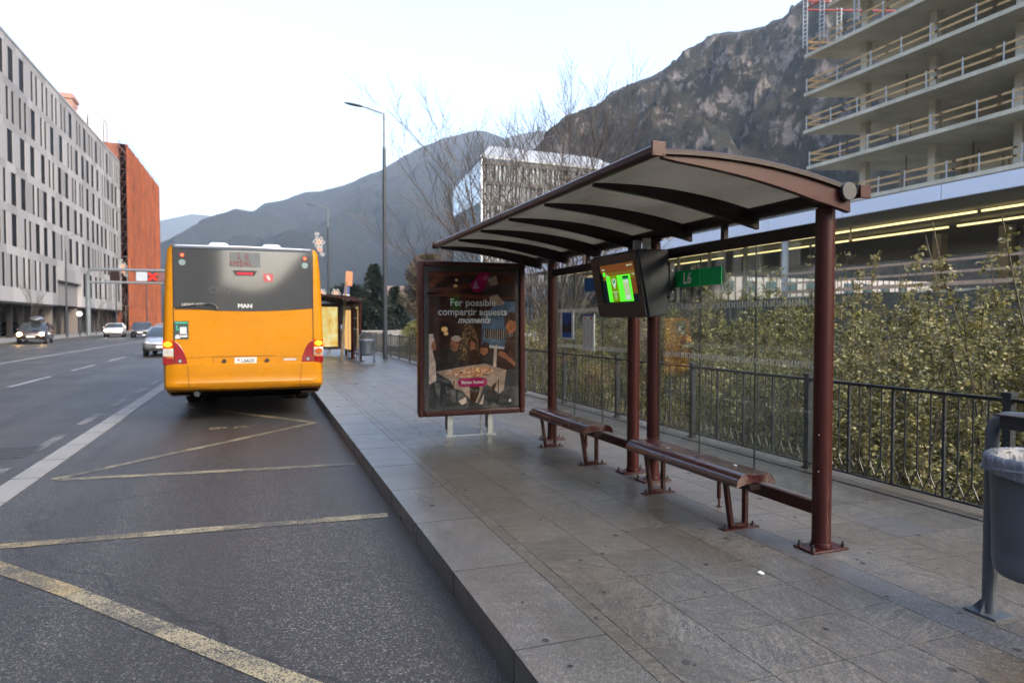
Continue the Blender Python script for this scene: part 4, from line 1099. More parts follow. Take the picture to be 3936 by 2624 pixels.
# green poster
b = MB(); b.box(wx(-1.30), wx(-1.09), -.002, .004, wz(1.215), wz(1.505)); ps = b.build('side_notice', flat('notice_dark_green', (.018, .040, .036), .5), bus)
b = MB(); z = -.003
for a in ((-1.285, 1.465, -1.105, 1.492, 0), (-1.27, 1.375, -1.25, 1.44, 0), (-1.27, 1.36, -1.22, 1.38, 0), (-1.215, 1.28, -1.12, 1.41, 1), (-1.21, 1.25, -1.11, 1.30, 1), (-1.285, 1.225, -1.215, 1.255, 1)): b.quad((wx(a[0]), z, wz(a[1])), (wx(a[2]), z, wz(a[1])), (wx(a[2]), z, wz(a[3])), (wx(a[0]), z, wz(a[3])), a[4])
b.poly([(wx(-1.25)+.033*math.cos(2*PI*j/12), z-.0003, wz(1.262)+.026*math.sin(2*PI*j/12)) for j in range(12)], 1)
b.build('notice_print', [flat('notice_teal', (.02, .26, .17), .5), flat('notice_white', (.45, .45, .47), .5)], ps, recalc=False)
# tail lamp clusters
DR = simple('lens_dark_red', (.17, .006, .010), .15, 0, .1, 8, coat=.5); CL = simple('lens_clear', (.42, .42, .41), .15, .2, .15, 20, coat=.5)
for s, tagz in ((-1, 0), (1, 1)):
    dz = 0.0
    b = MB()
    outer = [(.07, .80), (.11, .97), (.17, 1.09), (.235, 1.165), (.30, 1.205)] 
    xo = 1.235; pts = [(s*(xo-.165), .802), (s*(xo-.36), .802), (s*(xo-.335), .93), (s*(xo-.29), 1.055), (s*(xo-.235), 1.14), (s*(xo-.165), 1.19)]
    b.prism([(x, -.002, wz(z)) for x, z in pts], (0, .03, 0)); tl = b.build('tail_lamp', DR, bus, bevel=.010, seg=3)
    def lamp(z0, z1, mt, nm, core=None):
        b = MB(); x0, x1 = s*(xo-.155), s*(xo+.002)
        b.prism([(x0, -.006, wz(z0)), (x1, .015, wz(z0)), (x1, .015, wz(z1)), (x0, -.006, wz(z1))], (0, .06, 0)); o = b.build(nm, mt, tl, bevel=.012, seg=3)
        if core:
            b = MB(); cx = s*(xo-.075); cz = wz((z0+z1)/2); n = 20
            b.prism([(cx+.058*math.cos(2*PI*j/n)*(1.1), -.004, cz+.045*math.sin(2*PI*j/n)) for j in range(n)], (0, -.010, 0)); b.build('bulb', core, o)
    lamp(1.075, 1.195, emit('tail_red_lit', (1, .05, .01), 1.6), 'lit_lens', emit('tail_yellow_core', (1, .50, .03), 3.0))
    lamp(.935, 1.065, CL, 'clear_lens', None if s < 0 else emit('orange_core', (1, .22, .06), .9)); lamp(.80, .925, DR, 'red_lens')
    b = MB(); x = s*(xo-.25); b.cyl((x, -.008, wz(.865)), (x, -.002, wz(.865)), .034, n=18, m=0); b.cyl((x, -.010, wz(.865)), (x, -.008, wz(.865)), .022, n=18, m=1); b.build('fog_reflector', [M['black'], M['galv']], tl)
# bumper
b = MB(); rings = []
def bring(x, s=0):
    return None
xsn = [-1.245, -1.235, -1.20, -1.13, -1.0, -.5, 0, .5, 1.0, 1.13, 1.20, 1.235, 1.245]
ysn = [.30, .12, .04, -.005, -.03, -.045, -.05, -.045, -.03, -.005, .04, .12, .30]
for x, y in zip(xsn, ysn):
    zb = .555-.012*(1-abs(x)/1.25)
    rings.append([(x, y+.02, .965), (x, y, .955), (x, y-.004, .80), (x, y+.006, .70), (x, y-.012, .655), (x, y-.002, .60), (x, y+.04, zb), (x, y+.25, zb), (x, y+.25, .965)])
b.loft(rings); bp_ = b.build('bumper', M['orange'], bus, smooth=True, angle=28)
b = MB()
for s in (-1, 1):
    x0, x1 = s*(.875), s*.850
    b.quad((x0-.003, -.0405, .95), (x0+.003, -.0405, .95), (x1+.003, -.050, .58), (x1-.003, -.050, .58))
b.build('bumper_seam', M['mark'], bp_, recalc=False)
b = MB(); b.box(-1.16, 1.16, .30, 11.2, .44, .60); b.box(-.9, .9, .7, 2.6, .34, .46); b.build('underbody', flat('underbody_black', (.003, .003, .003), .9, 0, 0, .0), bus, bevel=.02)
b = MB(); b.cyl((-.75, .06, .47), (-.75, .5, .47), .045, n=12); b.build('exhaust', M['steel_dark'], bus)
# wheels
def wheel(parent, x, y, r, w, rim=True, zc=None, name='wheel'):
    zc = r if zc is None else zc; s = 1 if x > 0 else -1
    b = MB(); n = 24; rings = []
    for dx, rr in ((-w/2, r*.72), (-w/2, r*.93), (-w/2+.03, r), (w/2-.03, r), (w/2, r*.93), (w/2, r*.72)):
        rings.append([(x+dx, y+rr*math.cos(2*PI*j/n), zc+rr*math.sin(2*PI*j/n)) for j in range(n)])
    b.loft(rings); wv = b.build(name, M['rubber'], parent, smooth=True)
    if rim:
        b = MB(); b.cyl((x+s*(w/2-.03), y, zc), (x+s*(w/2+.004), y, zc), r*.66, r*.6, 18)
        b.cyl((x+s*(w/2+.004), y, zc), (x+s*(w/2+.015), y, zc), r*.16, n=10); b.build('rim', M['galv'], wv)
    return wv
for x in (-1.06, -.76, .76, 1.06): wheel(bus, x, 3.35, .475, .27, abs(x) > 1)
for x in (-1.07, 1.07): wheel(bus, x, 9.2, .475, .27)
# wheel arches
for s in (-1, 1):
    for y in (3.35, 9.2):
        b = MB(); b.prism([(s*1.20, y+.56*math.cos(PI*j/12), .36+.56*math.sin(PI*j/12)) for j in range(13)], (s*.04, 0, 0)); b.build('wheel_arch', M['black'], bus)
    # side windows and doors
    b = MB(); b.prism([(s*1.222, .45, 1.50), (s*1.222, 11.5, 1.50), (s*1.199, 11.5, 2.50), (s*1.199, .45, 2.50)], (s*.018, 0, 0)); sw = b.build('side_window', M['bus_glass'], bus)
    b = MB()
    for y in (1.9, 3.35, 4.8, 6.25, 7.7, 9.15, 10.6): b.prism([(s*1.242, y-.02, 1.50), (s*1.242, y+.02, 1.50), (s*1.219, y+.02, 2.5), (s*1.219, y-.02, 2.5)], (s*.003, 0, 0))
    b.build('window_bar', M['black'], sw)
for y in (4.6, 7.2, 10.3):
    b = MB(); b.box(1.236, 1.245, y-.6, y+.6, .42, 2.45); b.build('door', M['bus_glass'], bus, bevel=.01)
b = MB(); b.box(-1.285, -1.262, .55, 1.1, 1.7, 2.3) if False else None
# roof domes
for x in (-.655, .185):
    b = MB(); n = 20; rings = []
    for k in range(5):
        t = k/4; w = .36*(1-.35*t*t); h = 2.895+.075*math.sin(t*PI/2)
        rings.append([(wx(x)+w/2*.95*math.copysign(abs(math.cos(2*PI*j/n))**.5, math.cos(2*PI*j/n)), .75+.5*(1-.3*t*t)*math.copysign(abs(math.sin(2*PI*j/n))**.5, math.sin(2*PI*j/n)), h) for j in range(n)])
    b.loft(rings); b.build('roof_hatch', M['bus_roof'], bus, smooth=True, angle=60)
b = MB(); b.box(-.85, .85, 4, 8, 2.9, 3.05) ; b.build('roof_unit', M['bus_roof'], bus, bevel=.05)

# ------------------------------------------------------------------ cars. local: front at -y, rear at +y, z up
def car_paint(name, col, metal=.3): return simple(name, col, .25, metal, .06, 2, coat=.8)
def make_car(loc, rotz, label, paint, L=4.4, Wd=1.78, Hh=1.5, style='suv', lights='front', lamp_scale=1.0, group='cars on the avenue'):
    root = thing('car', label, 'car', loc, rotz, group)
    hl = L/2; hw = Wd/2
    if style == 'suv': prof = [(-hl, .50, .72), (-hl+.08, .42, .84), (-hl+.35, .30, .92), (-hl+1.05, .28, 1.02), (-.35, .27, 1.02), (hl-.8, .27, 1.04), (hl-.2, .30, 1.02), (hl-.03, .38, .92), (hl, .46, .75)]
    else: prof = [(-hl, .46, .64), (-hl+.08, .36, .76), (-hl+.35, .26, .82), (-hl+1.1, .24, .93), (-.35, .23, .95), (hl-1.0, .23, .98), (hl-.3, .26, .98), (hl-.05, .34, .92), (hl, .42, .70)]
    b = MB(); rings = []
    for y, zb, zt in prof:
        e = abs(y)/hl; w = hw*(1-.16*e**5)
        rings.append([(-w*.90, y, zb), (-w*.985, y, zb+.10), (-w, y, (zb+zt)/2), (-w*.96, y, zt-.05), (-w*.86, y, zt), (w*.86, y, zt), (w*.96, y, zt-.05), (w, y, (zb+zt)/2), (w*.985, y, zb+.10), (w*.90, y, zb)])
    b.loft(rings); body = b.build('body', paint, root, smooth=True, angle=50)
    # cabin
    if style == 'suv': cab = [(-hl+.98, 1.00, 1.0, .97), (-hl+1.35, Hh-.20, .86, .9), (-hl+1.75, Hh-.04, .80, .9), (0.2, Hh, .80, .9), (hl-.85, Hh-.03, .80, .9), (hl-.35, Hh-.13, .78, .9), (hl-.12, 1.02, .9, .9)]
    else: cab = [(-hl+1.05, .92, .98, .97), (-hl+1.65, Hh-.12, .82, .9), (-hl+2.0, Hh-.02, .76, .9), (0.35, Hh, .76, .9), (hl-1.35, Hh-.08, .76, .9), (hl-.55, .97, .9, .9)]
    b = MB(); rings = []
    base = .98 if style == 'suv' else .92
    for y, zt, wt_, _ in cab:
        wb = hw*.90; w = hw*wt_
        zt = max(zt, base+.02)
        rings.append([(-wb, y, base-.04), (-(wb+(w-wb)*.5), y, base+(zt-base)*.5), (-w*.96, y, zt-.05 if zt-base > .1 else zt), (-w*.80, y, zt), (w*.80, y, zt), (w*.96, y, zt-.05 if zt-base > .1 else zt), (wb+(w-wb)*.5, y, base+(zt-base)*.5), (wb, y, base-.04)])
    b.loft(rings); b.build('cabin_glass', M['car_glass'], root, smooth=True, angle=40)
    # roof panel and pillars
    b = MB(); i0, i1 = 2, len(cab)-2
    rr_ = []
    for y, zt, wt_, _ in cab[i0:i1+(1 if style == 'suv' else 0)]:
        w = hw*wt_; rr_.append([(-w*.975, y, zt-.055), (-w*.80, y, zt+.012), (w*.80, y, zt+.012), (w*.975, y, zt-.055), (w*.8, y, zt-.06), (-w*.8, y, zt-.06)])
    b.loft(rr_)
    for s in (-1, 1):
        for (ya, yb) in ((cab[0][0]+.05, cab[2][0]), (0.15, 0.15), (cab[-1][0]-.05, cab[-2][0])):
            zt = [c for c in cab if abs(c[0]-yb) < 1e-6]; zz = (zt[0][1]-.05) if zt else Hh-.04
            b.tube([(s*hw*.905, ya, base), (s*hw*.86, (ya+yb)/2, base+(zz-base)*.5), (s*hw*.785, yb, zz)], .035, 6)
    b.build('roof', paint, root, smooth=True)
    r = .33 if style == 'suv' else .31
    for x in (-hw+.10, hw-.10):
        for y in (-hl+.85, hl-.85): 
            wheel(root, x, y, r, .2)
            b = MB(); s = 1 if x > 0 else -1
            b.prism([(s*(hw-.03), y+(r+.05)*math.cos(PI*j/12), r-.03+(r+.05)*math.sin(PI*j/12)) for j in range(13)], (s*.035, 0, 0)); b.build('wheel_arch', M['black'], body)
    # front: grille, plate, bumper insert, lights
    fz = .62 if style == 'suv' else .55
    b = MB(); b.prism([(-hw*.50, -hl-.012, fz-.02), (hw*.50, -hl-.012, fz-.02), (hw*.58, -hl+.02, fz+.13), (-hw*.58, -hl+.02, fz+.13)], (0, .06, 0)); b.box(-hw*.7, hw*.7, -hl-.008, -hl+.1, .30, .42); b.build('grille', M['black'], root)
    b = MB(); b.box(-.26, .26, -hl-.03, -hl-.015, fz-.13, fz-.02); b.build('number_plate', M['paper'], root)
    b = MB(); b.box(-.26, .26, hl-.01, hl+.02, .62, .73); b.build('number_plate', M['paper'], root)
    for s in (-1, 1):
        b = MB(); b.ball((s*hw*.76, -hl+.10, fz+.11), .17, .12, .085, 12, 8); h = b.build('headlight', M['chrome_dark'], root, smooth=True)
        if lights == 'front':
            b = MB(); b.ball((s*hw*.74, -hl-.03, fz+.11), .105*lamp_scale, .07, .085*lamp_scale, 12, 8); b.build('bulb', M['headlamp_w'] if lamp_scale < 1.05 else M['headlamp_y'], h, smooth=True)
        b = MB(); b.box(s*hw*.56 if s > 0 else -hw*.93, s*hw*.93 if s > 0 else -hw*.56, hl-.09, hl+.005, .74, .89); tl = b.build('taillight', M['lens_red'], root, bevel=.02)
        if lights == 'rear': b = MB(); b.box(min(s*hw*.60, s*hw*.90), max(s*hw*.60, s*hw*.90), hl+.006, hl+.012, .77, .86); b.build('bulb', emit('car_tail_lit', (1, .12, .02), 5.0), tl)
        b = MB(); b.ball((s*(hw+.09), -hl+1.45, base+.06), .10, .06, .07, 8, 6); b.build('mirror', paint, root, smooth=True)
    b = MB(); b.box(-hw*.86, hw*.86, hl-.03, hl+.01, .36, .52); b.build('rear_bumper_insert', M['black'] if style == 'suv' else paint, root, bevel=.01)
    return root
M['car_glass'] = flat('car_glass', (.02, .026, .032), .05, 0, 0, .9)
M['chrome_dark'] = flat('headlight_housing', (.30, .31, .33), .15, .6)
M['lens_red'] = flat('lens_red', (.22, .01, .01), .2)
M['headlamp_y'] = emit('headlamp_warm', (1, .62, .22), 60.0); M['headlamp_w'] = emit('headlamp_white', (1, .93, .78), 40.0)
GZc = GZ+.002
c1 = make_car((-15.9, 60.6, GZc), R(7), 'dark brown estate car with roof box and bright yellow headlights on the left', car_paint('car_dark_brown', (.035, .024, .024)), 4.6, 1.82, 1.58, 'suv', 'front', 1.5)
b = MB(); rings = []
for y, w, h in ((-1.05, .05, .03), (-.95, .28, .16), (-.5, .38, .28), (.2, .40, .32), (.75, .36, .28), (1.0, .1, .1)):
    rings.append([(.1+w*math.cos(2*PI*j/14), y, 1.72+h*.5+h*.5*math.sin(2*PI*j/14)) for j in range(14)])
b.loft(rings); b.box(-.35, .5, -.5, -.45, 1.60, 1.74); b.box(-.35, .5, .45, .5, 1.60, 1.74); b.build('roof_box', simple('roof_box_grey', (.05, .055, .065), .25, 0, .05, 3, coat=.8), c1, smooth=True)
make_car((-14.4, 82, GZc), R(4), 'white hatchback with bright white headlights behind the lane gantry', car_paint('car_white', (.60, .62, .64), 0), 4.1, 1.78, 1.48, 'suv', 'front', 1.0)
make_car((-11.6, 80, GZc), R(3), 'dark blue car facing the viewer between the white and silver cars', car_paint('car_navy', (.018, .022, .034)), 4.4, 1.8, 1.62, 'suv', 'none')
make_car((-4.3, 37.7, GZc), 0, 'silver saloon car with lit tail lamps, partly hidden by the bus', car_paint('car_silver', (.36, .38, .42), .6), 4.6, 1.8, 1.45, 'saloon', 'rear')
make_car((-7.7, 66, GZc), 0, 'pale grey car driving away behind the silver saloon', car_paint('car_pale', (.50, .52, .55), .4), 4.4, 1.8, 1.5, 'suv', 'rear')
make_car((-25.0, 85.5, -.02), R(60), 'dark parked car under the white building at the left edge', car_paint('car_black', (.015, .016, .02)), 4.3, 1.78, 1.5, 'suv', 'none')
for x, y, rz, lab, col, li in ((12.6, 93, 70, 'small dark car with lit headlights beyond the bridge, below the conifers', (.02, .025, .03), 'front'), (16.5, 95, 80, 'white car beyond the bridge, right of the conifers', (.55, .57, .6), 'none'), (20.5, 96, 85, 'pale car beyond the bridge, next to the willow', (.45, .47, .5), 'front'), (9.2, 92, 60, 'grey car beyond the bridge, left of the conifers', (.2, .22, .25), 'none')):
    make_car((x, y, -.33), R(rz), lab, car_paint('car_far_%d' % int(x), col), 4.2, 1.78, 1.5, 'suv', li, 1.0, 'far cars beyond the bridge')
# ------------------------------------------------------------------ white panelled building on the left
def m_panels():
    t = NT('grey_stone_panels'); co = t.coord(); a = t.attr('tone')
    n = t.noise(co, .5, 5, .6)
    c = t.ramp(a, [(0, (.19, .196, .208)), (.5, (.25, .257, .272)), (1, (.32, .327, .345))])
    c = t.mix(t.ramp(n, [(.4, 0.0), (.8, .2)]), c, (.27, .27, .28))
    return t.pbr(c, .65)
M['panels'] = m_panels()
M['pane'] = flat('office_window', (.010, .011, .014), .5, 0, 0, .08)
lb = thing('white_building', 'long pale panelled building with rows of tall narrow windows on the left side', 'building', (-21, 95, 0))
OL = (-21, 95, 0); FXL = -21.0
rnd = random.Random(21)
YA, YB, YE = 64.0, 125.3, -30
rows = [7.55+3.72*i for i in range(6)]      # window tops
wh = 2.95; TOP = 26.9
b = MB(OL); wins = []
PORT = (88.2, 99.0)
def panel(x0, x1, y0, y1, z0, z1, step=2.6):
    y = y0
    while y < y1-1e-3:
        w = min(step*rnd.choice((.6, 1, 1.3)), y1-y)
        if y1-y-w < .5: w = y1-y
        b.box(x0, x1, y, y+w, z0, z1, 0, rnd.random()); y += w
for i, zt in enumerate(rows):
    zb = zt-wh; nxt = (rows[i+1]-wh) if i < 5 else TOP
    if i == 0:
        panel(FXL-.5, FXL, YE, PORT[0], 3.3, zb); panel(FXL-.5, FXL, PORT[1], YB, 3.3, zb)
        panel(FXL-.5, FXL, PORT[0], PORT[1], 6.1, zt) 
    panel(FXL-.5, FXL, YE, YB, zt, nxt)
    y = YE+rnd.random()
    prev = YE
    while y < YB-1.5:
        near = y < 60
        seq = rnd.choice((('w',), ('w',), ('n', 'n')))
        for q in seq:
            w = 1.45 if q == 'w' else .72
            if i == 0 and y+w > PORT[0]-.3 and y < PORT[1]+.3: y = PORT[1]+.9; 
            if y+w > YB-.6: break
            wins.append((y, y+w, zb, zt, i))
            if not (i == 0 and prev < PORT[0] and y > PORT[1]): b.box(FXL-.5, FXL, prev, y, zb, zt, 0, rnd.random())
            else:
                b.box(FXL-.5, FXL, prev, PORT[0], zb, zt, 0, .5); b.box(FXL-.5, FXL, PORT[1], y, zb, zt, 0, .8)
            prev = y+w; y += w+(.75 if q == 'n' else 0)
        y += 1.25+rnd.choice((0, .3, .8)) if seq[0] == 'w' else .6
    b.box(FXL-.5, FXL, prev, YB, zb, zt, 0, rnd.random())
b.build('wall', M['panels'], lb, tone=True)
b = MB(OL); b.box(-40, FXL-.52, YE, YB-.02, 3.35, TOP-.3); b.box(-40, FXL-.6, YE, YB, TOP-.3, TOP-.1); b.build('core', simple('building_core', (.16, .16, .17), .8), lb)
b = MB(OL); b.box(FXL-.55, FXL+.06, YE, YB+.05, TOP, TOP+.25); b.build('parapet', simple('parapet_metal', (.27, .28, .30), .5), lb)
vis = sorted([w for w in wins if w[0] > 62], key=lambda w: -((w[1]-w[0])*(w[3]-w[2])/(w[0]**2)))
cat_ = simple('curtain_grey', (.10, .10, .11), .8)
for w in vis[:100]:
    b = MB(OL); b.box(FXL-.09, FXL-.05, w[0], w[1], w[2], w[3]); o = b.build('window', M['pane'], lb)
b = MB(OL)
for w in vis[100:]+[w for w in wins if w[0] <= 62]: b.box(FXL-.09, FXL-.05, w[0], w[1], w[2], w[3])
o = b.build('window', M['pane'], lb); o['kind'] = 'stuff'
# portal and ground floor arcade
b = MB(OL); b.box(-32, FXL-.55, PORT[0]-.3, PORT[0], 0, 6.1, 0); b.box(-32, FXL-.55, PORT[1], PORT[1]+.3, 0, 6.1); b.box(-32, -31.5, PORT[0], PORT[1], 0, 6.2); b.box(-32, FXL-.5, PORT[0], PORT[1], 6.1, 6.3)
b.build('portal', simple('portal_dark', (.16, .145, .14), .7), lb)
b = MB(OL); b.box(-31.5, -31.2, YE, YB, -.02, 3.3, 1)
for k in range(20):
    y = 62+k*3.3; b.box(-29.5, -29.3, y, y+2.2, 0, 3.2, 0); 
    b.box(-22.3, -21.9, y+1, y+1.35, 0, 3.3, 1)
b.box(-32, FXL-.02, YE, PORT[0], 3.1, 3.29, 1); b.box(-32, FXL-.02, PORT[1], YB, 3.1, 3.29, 1)
b.build('arcade', [simple('shopfront_bronze', (.085, .06, .04), .5), simple('arcade_black', (.012, .012, .014), .6)], lb)
b = MB(OL); 
for k in range(9): b.box(-24.0, -23.9, 100+k*2.8, 102+k*2.8, .0, 2.6)
b.build('shopfront', simple('pale_shopfront', (.13, .15, .17), .3), lb)

# ------------------------------------------------------------------ orange netted scaffolding building
OO = (-20, 140, 0)
ob = thing('netted_building', 'tall building wrapped in orange scaffold netting, at the end of the white building', 'building', OO)
def m_net():
    t = NT('orange_scaffold_net'); co = t.coord(); sp = t.n('ShaderNodeSeparateXYZ', i_0=co)
    n = t.noise(t.map(co, (1, .9, .5)), .6, 6, .7)
    c = t.ramp(n, [(.3, (.13, .032, .010)), (.55, (.26, .064, .018)), (.75, (.34, .10, .038))])
    gx = t.ramp(t.math('FRACT', t.math('MULTIPLY', sp.outputs[1], .4)), [(0, 1.0), (.05, .0), (.95, 0.0), (1, 1.0)])
    gz = t.ramp(t.math('FRACT', t.math('MULTIPLY', sp.outputs[2], .5)), [(0, 1.0), (.05, .0), (.95, 0.0), (1, 1.0)])
    c = t.mix(t.math('MULTIPLY', t.math('MAXIMUM', gx, gz), .6), c, (.06, .022, .014))
    return t.pbr(c, .8, 0, t.bump(n, .6, .4))
M['net'] = m_net()
b = MB(OO); n = 60
for i in range(n):
    y0 = 125.4+(163.5-125.4)*i/n; y1 = 125.4+(163.5-125.4)*(i+1)/n
    f = lambda y: .12*math.sin(y*2.1)+.08*math.sin(y*5.3)
    b.quad((-20+f(y0), y0, 0), (-20+f(y1), y1, 0), (-20+f(y1), y1, 30.0), (-20+f(y0), y0, 30.0))
b.build('netting', M['net'], ob, recalc=False)
b = MB(OO); b.box(-34, -21.3, 126, 163, 0, 30.2); b.build('wall', simple('brick_red_wall', (.20, .07, .045), .8, 0, .2, 1), ob)
b = MB(OO)
for k in range(20):
    y = 125.4+k*2.0; b.cyl((-20.05, y, 0), (-20.05, y, 31.2), .05, n=5); b.cyl((-21.1, y, 0), (-21.1, y, 30.8), .05, n=5)
for k in range(15):
    z = 2+k*2; b.cyl((-20.05, 125.4, z), (-20.05, 163.5, z), .04, n=4); b.box(-21.1, -20.2, 125.3, 163.5, z-.06, z)
    b.cyl((-21.1, 125.3, z), (-20.05, 125.3, z+2), .04, n=4)
b.build('scaffold', simple('rusty_scaffold', (.10, .045, .04), .6, .3), ob)
b = MB(OO); b.box(-30, -27.2, 124.5, 128, 30, 37); b.box(-30.3, -27.0, 124.3, 128.2, 36.2, 36.6); b.build('chimney', simple('brick_chimney', (.33, .19, .15), .8), ob)
b = MB(OO); b.box(-26.8, -25.4, 125, 128, 30, 34.6); b.box(-25.2, -23.2, 125, 129, 30, 34.0); b.box(-23.0, -22.8, 125, 125.2, 30, 33.0); b.build('roof_unit', simple('roof_unit_grey', (.42, .42, .46), .5), ob)

# ------------------------------------------------------------------ concrete frame under construction on the right
OR = (43, 30, 0)
cb = thing('concrete_frame_building', 'unfinished concrete building with open floors, columns and timber guardrails', 'building', OR)
def m_conc2():
    t = NT('raw_concrete'); co = t.coord()
    n = t.noise(co, .35, 6, .65); st = t.noise(t.map(co, (.3, .3, 3)), 1.2, 4, .6); bd = t.noise(t.map(co, (.2, 6, 1)), 1.5, 2, .5)
    c = t.ramp(n, [(.3, (.42, .375, .28)), (.5, (.56, .51, .39)), (.7, (.70, .64, .51))])
    c = t.mix(t.ramp(bd, [(.4, 0.0), (.7, .25)]), c, (.36, .32, .25))
    return t.pbr(c, .85, 0, t.bump(n, .2, .05))
M['raw'] = m_conc2()
M['timber'] = simple('guardrail_timber', (.50, .32, .14), .7, 0, .18, 3)
M['gpost'] = simple('guardrail_post', (.42, .45, .46), .5, .2, .1, 4)
FXR = 43.0; YN = -6.0
slab_z = [10.75, 14.15, 17.2, 20.3, 23.5, 26.7]
endY = [44.5, 45.5, 45.9, 45.9, 45.9, 43.5]
for k, (zb, ye) in enumerate(zip(slab_z, endY)):
    b = MB(OR); th = .30
    if k == 5: ye2 = ye
    pts = [(FXR, YN, zb), (FXR+22, YN, zb), (FXR+22, ye-7.4, zb), (FXR, ye, zb)]
    b.prism(pts, (0, 0, th)); sl_ = b.build('floor_slab', M['raw'], cb, bevel=.02)
# columns per storey
zs = [3.6]+[z+.30 for z in slab_z]
cols = []
for k in range(6):
    z0 = zs[k] if k else 3.3; z1 = slab_z[k] if k else slab_z[0]
    for x, y0_, w in (((45.3, 41.7, .55), (52, 38.6, .6), (59, 37, .6)) if k else ((58, 45.0, .85), (66, 44.0, .8), (73, 43, .8))):
        for j in range(8):
            y = y0_-j*5.95
            if y < YN+1: continue
            cols.append((y, x, z0, z1, w))
for (y, x, z0, z1, w) in sorted(cols, key=lambda c: c[1]-(14 if c[2] < 4 else 0)+abs(c[0]-35)*.5)[:99]:
    b = MB(OR); b.box(x-w/2, x+w/2, y-w/2, y+w/2, z0, z1)
    b.build('column', M['raw'], cb, bevel=.03)
# cores at the back
b = MB(OR); b.box(62, 64.6, YN, 18, 3.5, 29.5); b.box(54, 60, 2, 12, 3.5, 29.5); b.build('core_wall', M['raw'], cb)
for k, (zb, ye) in enumerate(zip(slab_z, endY)):
    b = MB(OR); pb = MB(OR); zt = zb+.30
    rnd2 = random.Random(k)
    y = ye-.15
    for hgt in (.50, 1.02):
        yy = ye-.1
        while yy > YN:
            l = min(4.0, yy-YN); dz = rnd2.uniform(-.02, .02); b.box(FXR+.10, FXR+.14, yy-l-.15, yy, zt+hgt-.07+dz, zt+hgt+.07+dz); yy -= l-.1
            if l < 1: break
        d = Vector((.948, -.319, 0)); nrm = Vector((.319, .948, 0)); p = Vector((FXR+.1, ye-.15, zt+hgt)); q = p+d*(8 if k < 5 else 4)
        b.prism([p-Vector((0, 0, .07)), q-Vector((0, 0, .07)), q+Vector((0, 0, .07)), p+Vector((0, 0, .07))], nrm*-.04)
    gr = b.build('guardrail', M['timber'], cb)
    def flush(m_):
        if m_.v: m_.build('rail_post', M['gpost'], gr); return MB(OR)
        return m_
    pbs = MB(OR)
    y = ye-.25
    while y > YN:
        lean = rnd2.uniform(-.05, .05); (pb if y < 20 else pbs).tube([(FXR+.08, y, zt-.15), (FXR+.08, y+lean, zt+1.18)], .05, 6); pbs = flush(pbs); y -= rnd2.choice((2.2, 2.6, 2.6, 3.2))
    for j in (3, 6): pbs.tube([(FXR+.1+.948*j, ye-.15-.319*j, zt), (FXR+.1+.948*j, ye-.15-.319*j, zt+1.15)], .05, 6); pbs = flush(pbs)
    if pb.v: o_ = pb.build('rail_post', M['gpost'], gr); o_['kind'] = 'stuff'
rp = random.Random(77)
pr_ = simple('prop_red_steel', (.16, .04, .03), .5, .2); pk = simple('pallet_load', (.20, .16, .10), .8)
for k in (1, 2, 3, 4, 5):
    for _ in range(14):
        b = MB(OR); x, y = rp.uniform(46, 60), rp.uniform(14, 40); b.cyl((x, y, zs[k]), (x, y, slab_z[k]), .04, n=5); b.build('steel_prop', pr_, cb)
    for _ in range(4):
        b = MB(OR); x, y = rp.uniform(44.5, 50), rp.uniform(14, 38); h = rp.uniform(.4, 1.1); b.box(x, x+1.2, y, y+1.5, zs[k], zs[k]+h); b.build('material_stack', pk, cb)
# podium: fascia, soffit, floor, back wall
b = MB(OR); y = -8.0
while y < 108:
    b.box(41.9, 42.1, y+.03, min(y+8.1, 108)-.03, 9.45, 10.45, 0, rnd.random()); y += 8.1
fa = b.build('fascia', simple('fascia_panel', (.72, .76, .85), .35, 0, .02, .4, coat=.2), cb)
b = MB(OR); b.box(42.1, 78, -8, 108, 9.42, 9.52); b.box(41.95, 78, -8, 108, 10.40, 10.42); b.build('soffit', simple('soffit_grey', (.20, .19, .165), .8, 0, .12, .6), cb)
b = MB(OR); b.box(42.12, 44.0, -8, 108, 10.2, 10.40); b.build('gutter', M['brown_dark'], cb)
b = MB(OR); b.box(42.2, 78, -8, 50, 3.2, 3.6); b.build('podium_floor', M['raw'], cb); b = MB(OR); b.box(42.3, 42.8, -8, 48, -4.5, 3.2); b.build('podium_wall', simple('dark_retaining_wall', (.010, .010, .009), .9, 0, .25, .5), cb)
b = MB(OR); b.box(76, 76.3, -8, 47, 3.6, 9.4, 0)
rr = random.Random(8); y = -6.0
while y < 44:
    w = rr.uniform(.8, 2.4); h = rr.choice((2.6, 3.2, 3.8)); b.box(75.7, 75.98, y, y+w, 3.6, 3.6+h, rr.choice((1, 1, 2, 3, 4))); y += w+rr.uniform(.2, 2.0)
b.build('back_wall', [simple('inner_wall', (.30, .285, .26), .8), simple('board_white', (.46, .50, .58), .6), simple('board_maroon', (.12, .035, .03), .6), simple('board_teal', (.05, .11, .11), .5), simple('board_dark', (.02, .02, .025), .6)], cb)
EL = emit('strip_light', (1, .80, .34), 2.6)
for x, z, segs in ((47.3, 9.15, ((-8, 17.5), (17.9, 33.6), (34, 52), (52.6, 62), (62.5, 74), (74.5, 88), (88.5, 106))), (51.9, 9.0, ((-8, 22), (22.2, 38.8), (39.6, 54), (54.4, 66), (68, 80), (81, 93), (94, 106)))):
    for y0_, y1_ in segs:
        b = MB(OR); b.box(x-.08, x+.08, y0_, y1_, z, z+.12); b.build('strip_light', EL, cb)
b = MB(OR)
for j, h in ((0, .45), (1, 1.15), (2, 1.95)):
    b.box(42.35, 42.42, -8, 47.6, 3.6+h-.09-(.1 if j == 0 else 0), 3.6+h+.07)
